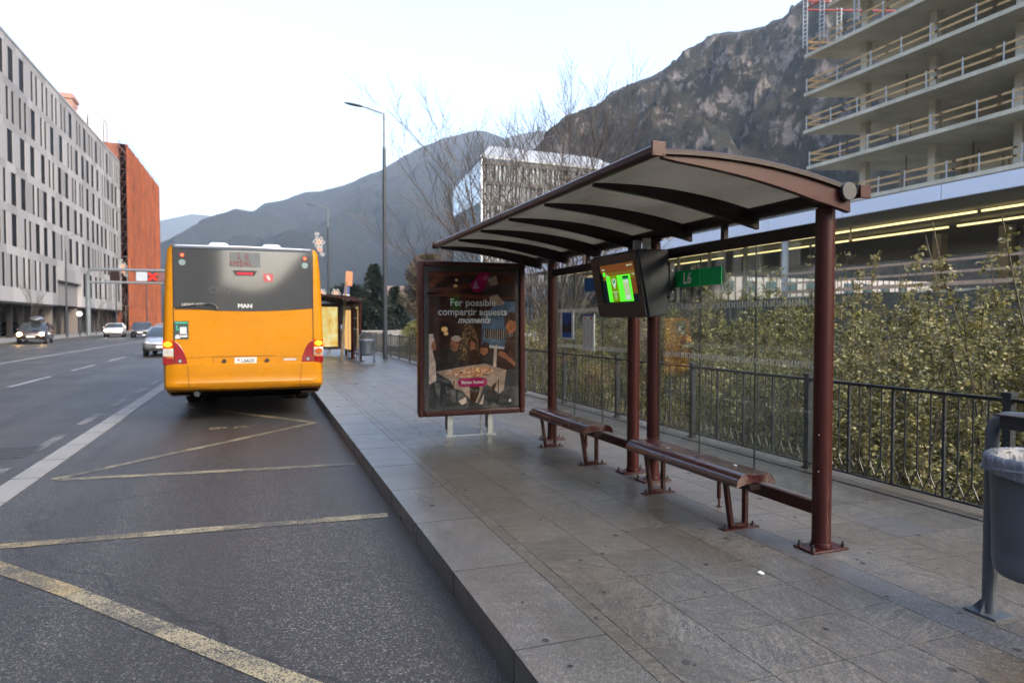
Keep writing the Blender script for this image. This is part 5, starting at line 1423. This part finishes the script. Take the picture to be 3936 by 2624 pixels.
gr = b.build('guardrail', simple('guardrail_timber_pale', (.50, .34, .22), .7, 0, .15, 2), cb)
b = MB(OR); b.cyl((42.8, 47.6, -4.0), (42.8, 47.6, 9.45), .26, n=16); b.build('support_pillar', simple('white_pillar', (.50, .53, .58), .5), cb, smooth=True)
for y in (52.5, 58, 64, 70):
    b = MB(OR); b.cyl((47, y, -.3), (47, y, 9.45), .2, n=10); b.build('support_pillar', M['raw'], cb, smooth=True)
b = MB(OR); b.cyl((43.5, 41.3, 9.1), (43.5, 41.3, 8.0), .07, n=8); b.ball((43.5, 41.3, 7.9), .16); b.build('hanging_lamp', M['timber'], cb)
# scaffolding and ladders at the top corner
b = MB(OR)
for x, y in ((42.6, 45.4), (42.6, 43.6), (42.6, 40.2), (45.4, 44.6)):
    for s in (-.22, .22): b.tube([(x, y+s, 24.2), (x, y+s, 31)], .05, 6)
    z = 24.4
    while z < 31: b.box(x-.03, x+.03, y-.22, y+.22, z, z+.06); z += .34
b.build('ladder', M['gpost'], cb)
b = MB(OR)
for z in (27.3, 28.0, 29.3): b.box(42.7, 42.8, 30, 45.5, z, z+.16); b.tube([(42.7, 45.5, z), (50, 43, z)], .08, 5)
b.build('red_formwork', simple('formwork_red', (.28, .05, .04), .6), cb)

# ------------------------------------------------------------------ glass building with white fins
OM = (35.6, 112, 0)
gb = thing('finned_glass_building', 'pale building with vertical fins and sloping white roof behind the bare tree', 'building', OM)
X0, Yc = 35.6, 112.0
b = MB(OM)
b.prism([(X0, Yc, -.4), (X0, 130, -.4), (X0, 130, 27.2), (X0, Yc, 29.6)], (.4, 0, 0)); b.build('side_wall', simple('bright_metal_wall', (.70, .76, .78), .28, .35, .05, .4), gb)
b = MB(OM); b.box(X0+.4, 68, Yc+.9, 130, -.4, 28.6); b.build('inner_wall', simple('dark_curtain_wall', (.05, .055, .06), .25, 0, .3, .4), gb)
b = MB(OM); 
b.prism([(X0-.2, Yc-.3, 29.4), (63.5, Yc-.3, 28.9), (62.0, Yc+9, 33.2), (40.2, Yc+9, 33.6)], (0, 0, .35)); b.prism([(X0-.2, Yc-.3, 29.4), (40.2, Yc+9, 33.6), (X0, 130, 27.4)], (0, 0, .3)); b.prism([(62, Yc, 28.9), (76, Yc, 28.4), (76, Yc+9, 31), (62, Yc+9, 31.4)], (0, 0, .3))
b.build('roof', simple('pale_metal_roof', (.27, .29, .31), .5, .1, .05, .3), gb)
for i, z in enumerate([28.9-3.42*k for k in range(9)]):
    b = MB(OM); b.box(X0+.2, 76, Yc-.1, Yc+.9, z-.55, z+.15); b.build('floor_band', simple('floor_band', (.055, .055, .056), .6) if i == 0 else bpy.data.materials['floor_band'], gb)
rr = random.Random(14)
M['fin'] = simple('pale_fin', (.21, .24, .26), .4, .1, .06, 1)
for k in range(8):
    zt = 28.9-3.42*k-.55; zb_ = zt-2.72; x = X0+.6; b = MB(OM)
    while x < 75:
        w = rr.choice((.08, .12, .2, .3)) if x < 52 else rr.choice((.06, .1, .2)); b.box(x, x+w, Yc, Yc+.25, zb_, zt); x += w+rr.choice((.2, .3, .5))
    b.build('fin_row', M['fin'], gb)
b = MB(OM)
for k in range(28): b.box(X0-.12, X0, Yc+.4+k*.64, Yc+.48+k*.64, 0, 22)
for k in range(6): b.box(X0-.06, X0, Yc, 130, 3+3.42*k, 3.12+3.42*k)
b.build('side_fin', simple('side_fin', (.16, .20, .22), .4, .2), gb)
b = MB(OM); b.box(X0+.3, X0+.5, Yc-.2, Yc+.2, -.4, 29.3); b.build('corner_post', M['brown_dark'], gb)

# ------------------------------------------------------------------ pale office block seen under the canopy
OP = (80, 100, 0)
pb_ = thing('pale_block', 'pale low block with small square windows, seen beneath the long strip lights', 'building', OP)
b = MB(OP); b.box(56, 130, 100, 107, -.4, 9.38); b.build('wall', simple('pale_render', (.33, .315, .31), .8, 0, .06, .3), pb_)
for j, z in enumerate((3.4, 6.8)):
    for k in range(14):
        x = 58+k*4.6; b = MB(OP); b.box(x, x+2.2, 99.9, 100.05, z, z+1.9); b.build('window', M['pane_blue'] if 'pane_blue' in M else M.setdefault('pane_blue', flat('pane_blue', (.05, .09, .10), .2)), pb_)
b = MB(OP)
for k in range(40): b.box(60+k*1.5, 60.12+k*1.5, 98.8, 98.95, 4, 9.3)
b.build('bar_screen', M['black'], pb_)

# block behind the viewer: it is what the bus window mirrors on its left half
rb_ = thing('rear_block', 'grey block behind the viewer, seen only as a dim reflection in the bus window', 'building', (-26, -70, 0))
b = MB((-26, -70, 0)); b.box(-60, -5.2, -85, -70, 0, 24); b.build('wall', simple('rear_wall', (.13, .13, .13), .8), rb_)
b = MB((-26, -70, 0))
for i in range(12):
    for j in range(7): b.box(-58+i*4.5, -56+i*4.5, -70.05, -69.95, 3+j*3, 4.7+j*3)
b.build('window', M['pane'], rb_)
# distant small blocks seen to the right of the bus
for i, (x, y, w, h, lab, col) in enumerate(((31, 175, 8, 11, 'small pinkish apartment block far beyond the conifers', (.20, .15, .14)), (-4, 300, 30, 15, 'low grey houses far up the avenue behind the bus', (.30, .29, .29)))):
    o_ = thing('far_block', lab, 'building', (x, y, -.4)); b = MB((x, y, 0)); b.box(x-w/2, x+w/2, y, y+10, -.4, h); b.build('wall', simple('far_wall_%d' % i, col, .8), o_)
    b = MB((x, y, 0))
    for a in range(int(w/2.2)):
        for c in range(int(h/3)): b.box(x-w/2+.8+a*2.2, x-w/2+1.8+a*2.2, y-.06, y, 1+c*3, 2.5+c*3)
    b.build('window', M['pane'], o_)
# ------------------------------------------------------------------ vegetation
def m_leaf(name, stops, trans=.35, rough=.42):
    t = NT(name); a = t.attr('tone')
    c = t.ramp(a, stops)
    c = t.mix(1.0, c, t.ramp(t.n('ShaderNodeObjectInfo').outputs['Random'], [(0, (.62, .66, .60)), (.35, (1.0, .98, .9)), (.7, (1.12, 1.02, .85)), (1, (1.2, 1.2, 1.2))]), 'MULTIPLY')
    p = t.n('ShaderNodeBsdfPrincipled', i_Roughness=rough); t.l(c, p.inputs['Base Color'])
    tr = t.n('ShaderNodeBsdfTranslucent'); t.l(c, tr.inputs[0])
    mx = t.n('ShaderNodeMixShader', i_0=trans); t.l(p.outputs[0], mx.inputs[1]); t.l(tr.outputs[0], mx.inputs[2]); t.l(mx.outputs[0], t.out.inputs[0])
    return t.mat
M['leaf'] = m_leaf('poplar_leaf', [(0, (.03, .034, .011)), (.25, (.085, .085, .026)), (.5, (.165, .16, .055)), (.72, (.26, .25, .11)), (.88, (.38, .37, .24)), (.94, (.36, .29, .03)), (1, (.55, .54, .42))])
M['bark'] = simple('shrub_bark', (.075, .064, .045), .85, 0, .2, 12, .3)
def leaf(b, p, d, L, w, tone, rg):
    d = d.normalized(); s = d.cross(Vector((rg.uniform(-1, 1), rg.uniform(-1, 1), rg.uniform(-1, 1))))
    if s.length < 1e-3: return
    s.normalize(); nrm = d.cross(s)
    m = p+d*L*.45
    b.add([p, m+s*w+nrm*w*.25, p+d*L, m-s*w+nrm*w*.25], [(0, 1, 2), (0, 2, 3)], 0, tone)
def shrub_mesh(seed, H=4.2, Rr=1.15, stems=26, per=820, leafL=.037):
    rg = random.Random(seed); lb_ = MB(); sb = MB()
    for s in range(stems):
        a = rg.uniform(0, 2*PI); r0 = Rr*math.sqrt(rg.random())*.75; p = Vector((r0*math.cos(a), r0*math.sin(a), 0))
        h = H*rg.uniform(.70, 1.0)*(1-.12*(r0/Rr)); lean = Vector((rg.uniform(-.12, .12)+.12*math.cos(a), rg.uniform(-.12, .12)+.12*math.sin(a), 1))
        pts = []; q = p.copy(); n = 9
        for i in range(n+1):
            pts.append(q.copy()); q = q+lean.normalized()*h/n+Vector((rg.uniform(-.04, .04), rg.uniform(-.04, .04), 0)); lean = lean+Vector((rg.uniform(-.05, .05), rg.uniform(-.05, .05), .02))
        sb.tube(pts, [.010*(1-.8*i/n)+.002 for i in range(n+1)], 4)
        tw = int(per/9)
        for k in range(tw):
            t = rg.uniform(.12, 1.0); i = min(n-1, int(t*n)); base = pts[i].lerp(pts[i+1], t*n-i)
            a2 = rg.uniform(0, 2*PI); l = rg.uniform(.08, .42)*(1.15-t*.85); dr = Vector((math.cos(a2), math.sin(a2), rg.uniform(.2, 1.1))).normalized()
            if mnoise.noise((base+dr*l*.5)*1.9+Vector((seed*9.1, 0, 0))) < -.06 and rg.random() < .9: continue
            if k % 3 == 0: sb.tube([base, base+dr*l], .003, 3)
            ct = rg.random()
            for j in range(9):
                f = (j+1)/9; pos = base+dr*l*f+Vector((rg.uniform(-.03, .03), rg.uniform(-.03, .03), rg.uniform(-.03, .03)))
                dd = Vector((rg.uniform(-1, 1), rg.uniform(-1, 1), rg.uniform(-.9, .5)))
                tone = min(1, max(0, .42*ct+.58*rg.random()**1.1))
                leaf(lb_, pos, dd, leafL*rg.uniform(.7, 1.25), leafL*.46*rg.uniform(.8, 1.2), tone, rg)
    return lb_, sb
def fol_obj(mb, name, mat_):
    o = mb.build(name, mat_, None, recalc=False, tone=True)
    return o
protos = []
for sd, H, Rr, st in ((1, 4.6, 1.3, 54), (2, 5.0, 1.2, 50), (3, 4.3, 1.4, 56)):
    l_, s_ = shrub_mesh(sd, H, Rr, st)
    protos.append((l_, s_))
root_p = []
for i, (l_, s_) in enumerate(protos):
    r_ = thing('shrub', 'tmp', 'shrub', (0, 0, 0), 0, 'leafy shrubs on the river bank')
    f_ = l_.build('foliage', M['leaf'], r_, recalc=False, tone=True); t_ = s_.build('stem', M['bark'], r_)
    root_p.append(r_)
SH = [ # x, y, z, scale, proto, label
 (8.3, 3.3, -3.2, 1.12, 0, 'leafy poplar shrub at the right edge, behind the litter bin'),
 (7.2, 4.9, -2.9, 1.02, 2, 'leafy shrub right of the near shelter post, close behind the railing'),
 (9.1, 5.2, -3.3, 1.28, 1, 'tall leafy shrub whose shoots reach up before the white columns, right side'),
 (7.3, 6.9, -2.9, 1.03, 0, 'leafy shrub just behind the near shelter post and railing'),
 (9.3, 7.8, -3.3, 1.25, 2, 'tall shrub with upright shoots, right of the near shelter post'),
 (7.4, 9.1, -2.9, .98, 1, 'leafy shrub seen through the near glass bay, low behind railing'),
 (9.9, 10.8, -3.3, 1.14, 0, 'shrub further back seen through the near glass bay'),
 (7.6, 11.6, -2.9, .95, 2, 'olive shrub seen between the twin posts of the shelter'),
 (10.0, 14.0, -3.3, 1.14, 1, 'olive shrub behind the information screen'),
 (7.7, 14.3, -2.9, 1.0, 0, 'shrub behind the timetable on the far glass bay'),
 (7.9, 17.3, -2.9, 1.05, 2, 'shrub behind the blue poster on the far glass bay'),
 (10.2, 18.0, -3.3, 1.2, 0, 'taller shrub at the foot of the bare tree'),
 (8.0, 20.6, -2.9, 1.05, 1, 'shrub seen between the advertising panel and the shelter'),
 (10.4, 22.5, -3.3, 1.25, 2, 'shrub behind the gap right of the advertising panel'),
 (8.4, 24.8, -2.9, 1.1, 0, 'shrub on the bank hidden mostly by the advertising panel'),
 (9.6, 29.5, -2.9, 1.15, 1, 'far shrub on the bank behind the advertising panel'),
 (12.5, 9.0, -4.0, 1.5, 2, 'high shrub in the river bed behind the near glass bay'),
 (12.8, 5.4, -4.0, 1.42, 0, 'high shrub in the river bed at the right, before the timber rails'),
 (13.3, 13.5, -4.0, 1.55, 1, 'high shrub in the river bed behind the green line sign'),
 (13.5, 19.0, -4.0, 1.6, 0, 'high shrub in the river bed beyond the bare tree'),
 (14.0, 26.0, -4.0, 1.7, 2, 'far high shrub in the river bed, left of the bare tree'),
 (10.6, 6.6, -3.4, 1.22, 1, 'shrub filling the gap behind the near shelter post, second row'),
 (9.2, 1.2, -3.2, 1.1, 2, 'leafy shrub at the frame edge just beyond the litter bin, second row'),
 (11.6, 11.6, -3.6, 1.3, 2, 'second-row shrub behind the middle of the near glass bay'),
 (11.8, 16.2, -3.6, 1.35, 0, 'second-row shrub behind the twin shelter posts'),
 (11.5, 21.0, -3.6, 1.3, 1, 'second-row shrub between bare tree and advertising panel'),
 (16.5, 8.0, -4.2, 1.6, 1, 'distant shrub across the river bed below the timber rails'),
 (16.8, 14.5, -4.2, 1.65, 2, 'distant shrub across the river bed below the white pillar'),
 (12.2, 1.8, -4.0, 1.4, 1, 'high shrub in the river bed at the far right edge'),
]
used = set()
for i, (x, y, z, s, k, lab) in enumerate(SH):
    if k not in used: r_ = root_p[k]; used.add(k)
    else: r_ = copy_tree(root_p[k])
    r_.location = (x+.45, y, z); r_.scale = (s*1.25, s*1.25, s*1.02); r_.rotation_euler = (0, 0, (i*137.5 % 360)*PI/180); r_['label'] = lab

# ---- bare trees
def bare_tree(loc, label, H, seed, spread=.55, levels=4, r0=.13, group='bare trees', multi=1, buds=True, col=None):
    rg = random.Random(seed); root = thing('bare_tree', label, 'tree', loc, 0, group)
    tb = MB(); cb_ = MB(); lf = MB()
    def grow(p, d, l, r, lev, b_):
        n = 6 if lev < 3 else 4; pts = [p.copy()]; q = p.copy(); dd = d.copy()
        for i in range(n):
            dd = (dd+Vector((rg.uniform(-.12, .12), rg.uniform(-.12, .12), .05 if lev > 0 else .02))).normalized(); q = q+dd*l/n; pts.append(q.copy())
        b_.tube(pts, [r*(1-.62*i/n) for i in range(n+1)], 6 if lev < 2 else 3)
        if lev >= levels:
            if buds:
                if rg.random() < .35: leaf(lf, pts[rg.randrange(1, n+1)], Vector((rg.uniform(-1, 1), rg.uniform(-1, 1), rg.uniform(-1, .3))), .035, .012, rg.uniform(.2, .9), rg)
            return
        nb = (9, 8, 7, 6, 4)[lev]
        for k in range(nb):
            t = .28+.70*(k+rg.random()*.6)/nb; t = min(t, .99); i = min(n-1, int(t*n)); bp2 = pts[i].lerp(pts[i+1], t*n-i)
            a = rg.uniform(0, 2*PI); side = Vector((math.cos(a), math.sin(a), 0)); dl = (pts[i+1]-pts[i]).normalized()
            nd = (dl*rg.uniform(.55, 1.0)+side*rg.uniform(spread*.8, spread*1.6)).normalized()
            grow(bp2, nd, l*rg.uniform(.40, .62)*(1.15-.45*t), max(.0065, r*(1-.62*t)*.55), lev+1, cb_)
    for m_ in range(multi):
        a = m_*2*PI/max(1, multi)+rg.random(); tl = (.0 if multi == 1 else rg.uniform(.08, .33))
        grow(Vector((.15*math.cos(a)*(multi > 1), .15*math.sin(a)*(multi > 1), 0)), Vector((math.cos(a)*tl, math.sin(a)*tl, 1)).normalized(), H*rg.uniform(.8, 1), r0*rg.uniform(.8, 1), 0, tb)
    tb.build('trunk', M['bark2'], root, smooth=True); cb_.build('branches', M['bark2'] if col is None else col, root, smooth=True)
    if buds: lf.build('leaves', M['dry_leaf'], root, recalc=False, tone=True)
    return root
M['bark2'] = simple('bare_bark', (.075, .062, .055), .8, 0, .2, 6, .3)
M['dry_leaf'] = m_leaf('dry_leaf', [(0, (.06, .045, .03)), (.5, (.13, .11, .05)), (1, (.22, .18, .07))])
bare_tree((8.1, 18.6, -3.0), 'large bare multi-stemmed tree behind the shelter roof, thin twigs against the sky', 9.7, 5, .42, 3, .08, multi=6)
bare_tree((9.6, 14.5, -3.2), 'smaller bare tree with sloping limbs seen through the far glass bay', 5.0, 12, .6, 3, .08, multi=3)
for x, y, h, sd_, lab in ((-18.3, 69, 5.2, 31, 'small bare street tree before the white building, left of the gantry'), (-18.3, 93, 5.2, 32, 'small bare street tree right of the gantry leg on the left pavement'), (-18.3, 112, 5.2, 33, 'small bare street tree at the end of the white building')):
    bare_tree((x, y, -.02), lab, h, sd_, .5, 2, .06, 'bare street trees on the left pavement', buds=False)
# brown poplar, willow, conifers
def crown_tree(name, loc, label, cat, H, Rr, shape, stops, leafL, n, seed, group=None, trunk_h=.25):
    rg = random.Random(seed); root = thing(name, label, cat, loc, 0, group)
    tb = MB(); tb.tube([(0, 0, 0), (0.03, 0, H*.3), (0, .03, H*.6), (0, 0, H*.95)], [H*.02, H*.016, H*.01, .015], 7)
    fb2 = MB()
    for i in range(n):
        t = rg.random(); a = rg.uniform(0, 2*PI)
        if shape == 'cone':
            tier = (t*13) % 1.0; rmax = Rr*(1-t)**.85*(.62+.38*(1-tier))*(1+.18*math.sin(a*3+t*20)); z = H*(.12+.88*t); r = rmax*rg.random()**.45; z -= r*.18
        else:
            rmax = Rr*math.sin(PI*min(.98, .12+.86*t))**.6*(1+.25*math.sin(a*2+t*9)+.15*math.sin(a*5+t*17)); z = H*(trunk_h+(1-trunk_h)*t); r = rmax*rg.random()**.5
        p = Vector((r*math.cos(a), r*math.sin(a), z)); d = Vector((math.cos(a), math.sin(a), -.25 if shape == 'cone' else .8))+Vector((rg.uniform(-.6, .6), rg.uniform(-.6, .6), rg.uniform(-.6, .6)))
        leaf(fb2, p, d, leafL*rg.uniform(.6, 1.4), leafL*.22, min(1, max(0, .5+.35*math.sin(a*4+t*25)+rg.uniform(-.35, .35))), rg)
        if i % 60 == 0: tb.tube([(0, 0, max(.1, z-.1*r)), p], [.02, .006], 3)
    fb2.build('crown', m_leaf(name+'_leaf_%d' % seed, stops, .2, .6), root, recalc=False, tone=True); tb.build('trunk', M['bark2'], root)
    return root
CS = [(0, (.006, .012, .010)), (.5, (.014, .028, .022)), (1, (.030, .050, .036))]
crown_tree('conifer', (12.4, 80, -.35), 'tallest dark conifer beyond the railing, left of the tall lamp', 'conifer', 8.4, 3.0, 'cone', CS, .55, 5200, 3, 'dark conifers beyond the bridge')
crown_tree('conifer', (9.4, 79, -.35), 'shorter round-topped dark conifer, leftmost of the group beyond the bridge', 'conifer', 5.8, 2.6, 'round', CS, .5, 3600, 4, 'dark conifers beyond the bridge')
crown_tree('conifer', (15.2, 82, -.35), 'dark conifer just right of the tall lamp, beyond the bridge', 'conifer', 6.0, 2.6, 'cone', CS, .5, 3600, 6, 'dark conifers beyond the bridge')
BS = [(0, (.07, .05, .035)), (.5, (.13, .10, .07)), (1, (.19, .15, .10))]
crown_tree('leafless_poplar', (15.5, 66, -.35), 'hazy brown rounded tree left of the advertising panel', 'tree', 8.3, 2.3, 'round', BS, .32, 9000, 8)
GS = [(0, (.07, .075, .025)), (.5, (.14, .15, .05)), (1, (.22, .23, .10))]
crown_tree('willow', (9.9, 44, -2.8), 'pale green willow bush behind the railing, left of the advertising panel', 'shrub', 4.3, 1.7, 'round', GS, .2, 7000, 9, trunk_h=.02)
crown_tree('willow', (12.6, 41, -2.8), 'pale green willow bush partly hidden by the advertising panel', 'shrub', 4.5, 1.9, 'round', GS, .2, 7000, 10, trunk_h=.02)

# ------------------------------------------------------------------ mountains
def m_mount(name, rock, green, brown, sc, rockamt):
    t = NT(name); co = t.coord(); geo = t.n('ShaderNodeNewGeometry')
    nz = t.n('ShaderNodeSeparateXYZ', i_0=geo.outputs['True Normal']).outputs[2]
    a = t.noise(co, sc, 7, .68, .4); b2 = t.noise(co, sc*4, 5, .7, .2); c2 = t.noise(t.map(co, (1, 1, .35)), sc*2.4, 6, .7, .8)
    veg = t.ramp(t.noise(co, sc*9, 4, .7), [(.38, green), (.62, brown)])
    dot = t.vor(co, .13); veg = t.mix(t.ramp(dot, [(.15, .75), (.55, 0.0)]), veg, tuple(c*.45 for c in green))
    rk = t.ramp(b2, [(.3, tuple(c*.45 for c in rock)), (.5, rock), (.7, tuple(min(1, c*1.5) for c in rock))])
    f = t.math('ADD', t.math('MULTIPLY', a, .55), t.math('ADD', t.math('MULTIPLY', c2, .45), t.math('MULTIPLY', nz, -.42)))
    k = t.ramp(f, [(rockamt-.10, 0.0), (rockamt-.03, 1.0)])
    c = t.mix(k, veg, rk)
    return t.pbr(c, .95, 0, t.bump(b2, 1.0, 1/sc*.05), .1)
def interp(tab, a):
    if a <= tab[0][0]: return tab[0][1]
    for (a0, e0), (a1, e1) in zip(tab, tab[1:]):
        if a <= a1: return e0+(e1-e0)*(a-a0)/(a1-a0)
    return tab[-1][1]
def mountain(name, tab, Rf, Rr, mat_, na, nr, amp, fs, seed, prof=.9, jag=.004, ridged=False, back=1.25):
    vs = []; a0, a1 = tab[0][0], tab[-1][0]; off = Vector((seed*13.7, seed*7.1, 0))
    rows_ = [i/nr for i in range(nr+1)]+[1+(back-1)*(j+1)/6 for j in range(6)]
    for t in rows_:
        for i in range(na+1):
            az = R(a0+(a1-a0)*i/na); el = R(interp(tab, math.degrees(az)))
            rr_ = Rf+(Rr-Rf)*t; ridge = 1.5+Rr*math.tan(el)
            x, y = rr_*math.sin(az), rr_*math.cos(az)
            P = Vector((x*fs, y*fs, 0))+off
            n = mnoise.fractal(P, .9, 2.1, 6) if not ridged else (mnoise.ridged_multi_fractal(P, .85, 2.1, 6, 1.0, 2.0)-1.1)
            n2 = mnoise.fractal(P*5+Vector((3, 1, 0)), .8, 2.1, 4)
            if t <= 1:
                base = ridge*(t**prof); env = math.sin(PI*min(1, t*.97))**.7
                z = base+amp*n*env
                # keep the sight line to the ridge clear
                lim = 1.5+(ridge-1.5)*(rr_/Rr)*(.985 if t < .985 else 1)
                if t > .25 and z > lim: z = lim-.15*(z-lim)
                z += jag*ridge*n2*(1 if t > .6 else t)
                sh = amp*.3*env*mnoise.fractal(P*2.2+Vector((9, 4, 2)), .8, 2.1, 5)
            else:
                z = ridge*(1-(t-1)/(back-1)*.9); sh = 0
            vs.append((x+sh*math.sin(az+1.2), y+sh*math.cos(az+1.2)*.6, z-(3 if t == 0 else 0)))
    w = na+1; fs_ = [(j*w+i, j*w+i+1, (j+1)*w+i+1, (j+1)*w+i) for j in range(len(rows_)-1) for i in range(na)]
    b = MB(); b.add(vs, fs_); return b.build(name, mat_, None, smooth=True, angle=80, kind='structure', recalc=False)
R1 = [(-24, 4.0), (-11.59, 6.1), (-8.88, 6.89), (-6.98, 7.43), (-4.74, 8.09), (-3.39, 8.01), (-1.16, 7.34), (3.36, 4.8), (8, 3)]
R2 = [(-14, 1.5), (-11.64, 3.03), (-7.0, 5.74), (-4.85, 7.14), (-3.39, 7.98), (-1.68, 8.67), (-0.45, 8.51), (0.36, 9.21), (1.88, 9.53), (3.38, 10.28), (4.68, 10.45), (6.42, 11.04), (8.18, 11.89), (10.15, 12.85), (12.42, 14.07), (14.42, 14.8), (17.05, 15.45), (18.03, 15.43), (19.62, 14.87), (21.25, 13.96), (24.33, 12.05), (30, 9), (36, 7)]
R3 = [(11, 11), (13.84, 12.69), (17.45, 14.45), (19.62, 14.87), (21.25, 15.3), (22.52, 15.4), (23.71, 15.45), (24.68, 15.5), (28.26, 15.66), (34, 14)]
R4 = [(14, 5.5), (17.44, 9.63), (21.07, 12.77), (22.88, 14.28), (23.71, 15.38), (24.5, 15.83), (25.72, 16.82), (27.29, 17.33), (28.39, 17.96), (29.73, 18.73), (31.3, 19.05), (33.13, 19.86), (35.16, 20.91), (36.49, 21.83), (38.46, 21.76), (40.38, 21.82), (41.64, 22.23), (42.56, 22.94), (44.66, 23.98), (47.55, 25.5), (56.61, 27), (75, 25), (100, 20)]
R5 = [(95, 19), (120, 16), (150, 14), (170, 9), (175.5, 7), (177.6, 4.5), (179, 1.5), (184, 1.2), (190, 4), (210, 9), (230, 14), (260, 17), (290, 14), (320, 10), (340, 6)]
mA = m_mount('far_blue_mountain_ground', (.11, .10, .095), (.030, .040, .034), (.060, .052, .045), .006, .55)
mB = m_mount('forested_mountain_ground', (.17, .15, .145), (.009, .016, .014), (.022, .021, .020), .014, .49)
mC = m_mount('rocky_mountain_ground', (.125, .110, .104), (.011, .018, .014), (.036, .027, .023), .075, .492)
mountain('far_mountain', R1, 3200, 4600, mA, 90, 30, 60, .0016, 1)
mountain('forested_mountain', R2, 900, 2300, mB, 220, 110, 90, .0030, 2, .95, .003)
mountain('back_mountain', R3, 2500, 3100, mA, 80, 20, 50, .003, 3)
mountain('rocky_mountain', R4, 230, 900, mC, 460, 280, 52, .0095, 4, .85, .006, True)
mountain('rear_mountain', R5, 300, 1300, mB, 120, 30, 60, .004, 5)

# ------------------------------------------------------------------ haze
t = NT('haze_air'); pv = t.n('ShaderNodeVolumePrincipled'); pv.inputs['Color'].default_value = (.66, .81, 1, 1); pv.inputs['Density'].default_value = HAZE; pv.inputs['Anisotropy'].default_value = .2
t.l(pv.outputs[0], t.out.inputs[1])
b = MB(); b.box(-5300, 5300, -5300, 5300, -12, 1000); hz = b.build('haze', t.mat, None, kind='stuff')
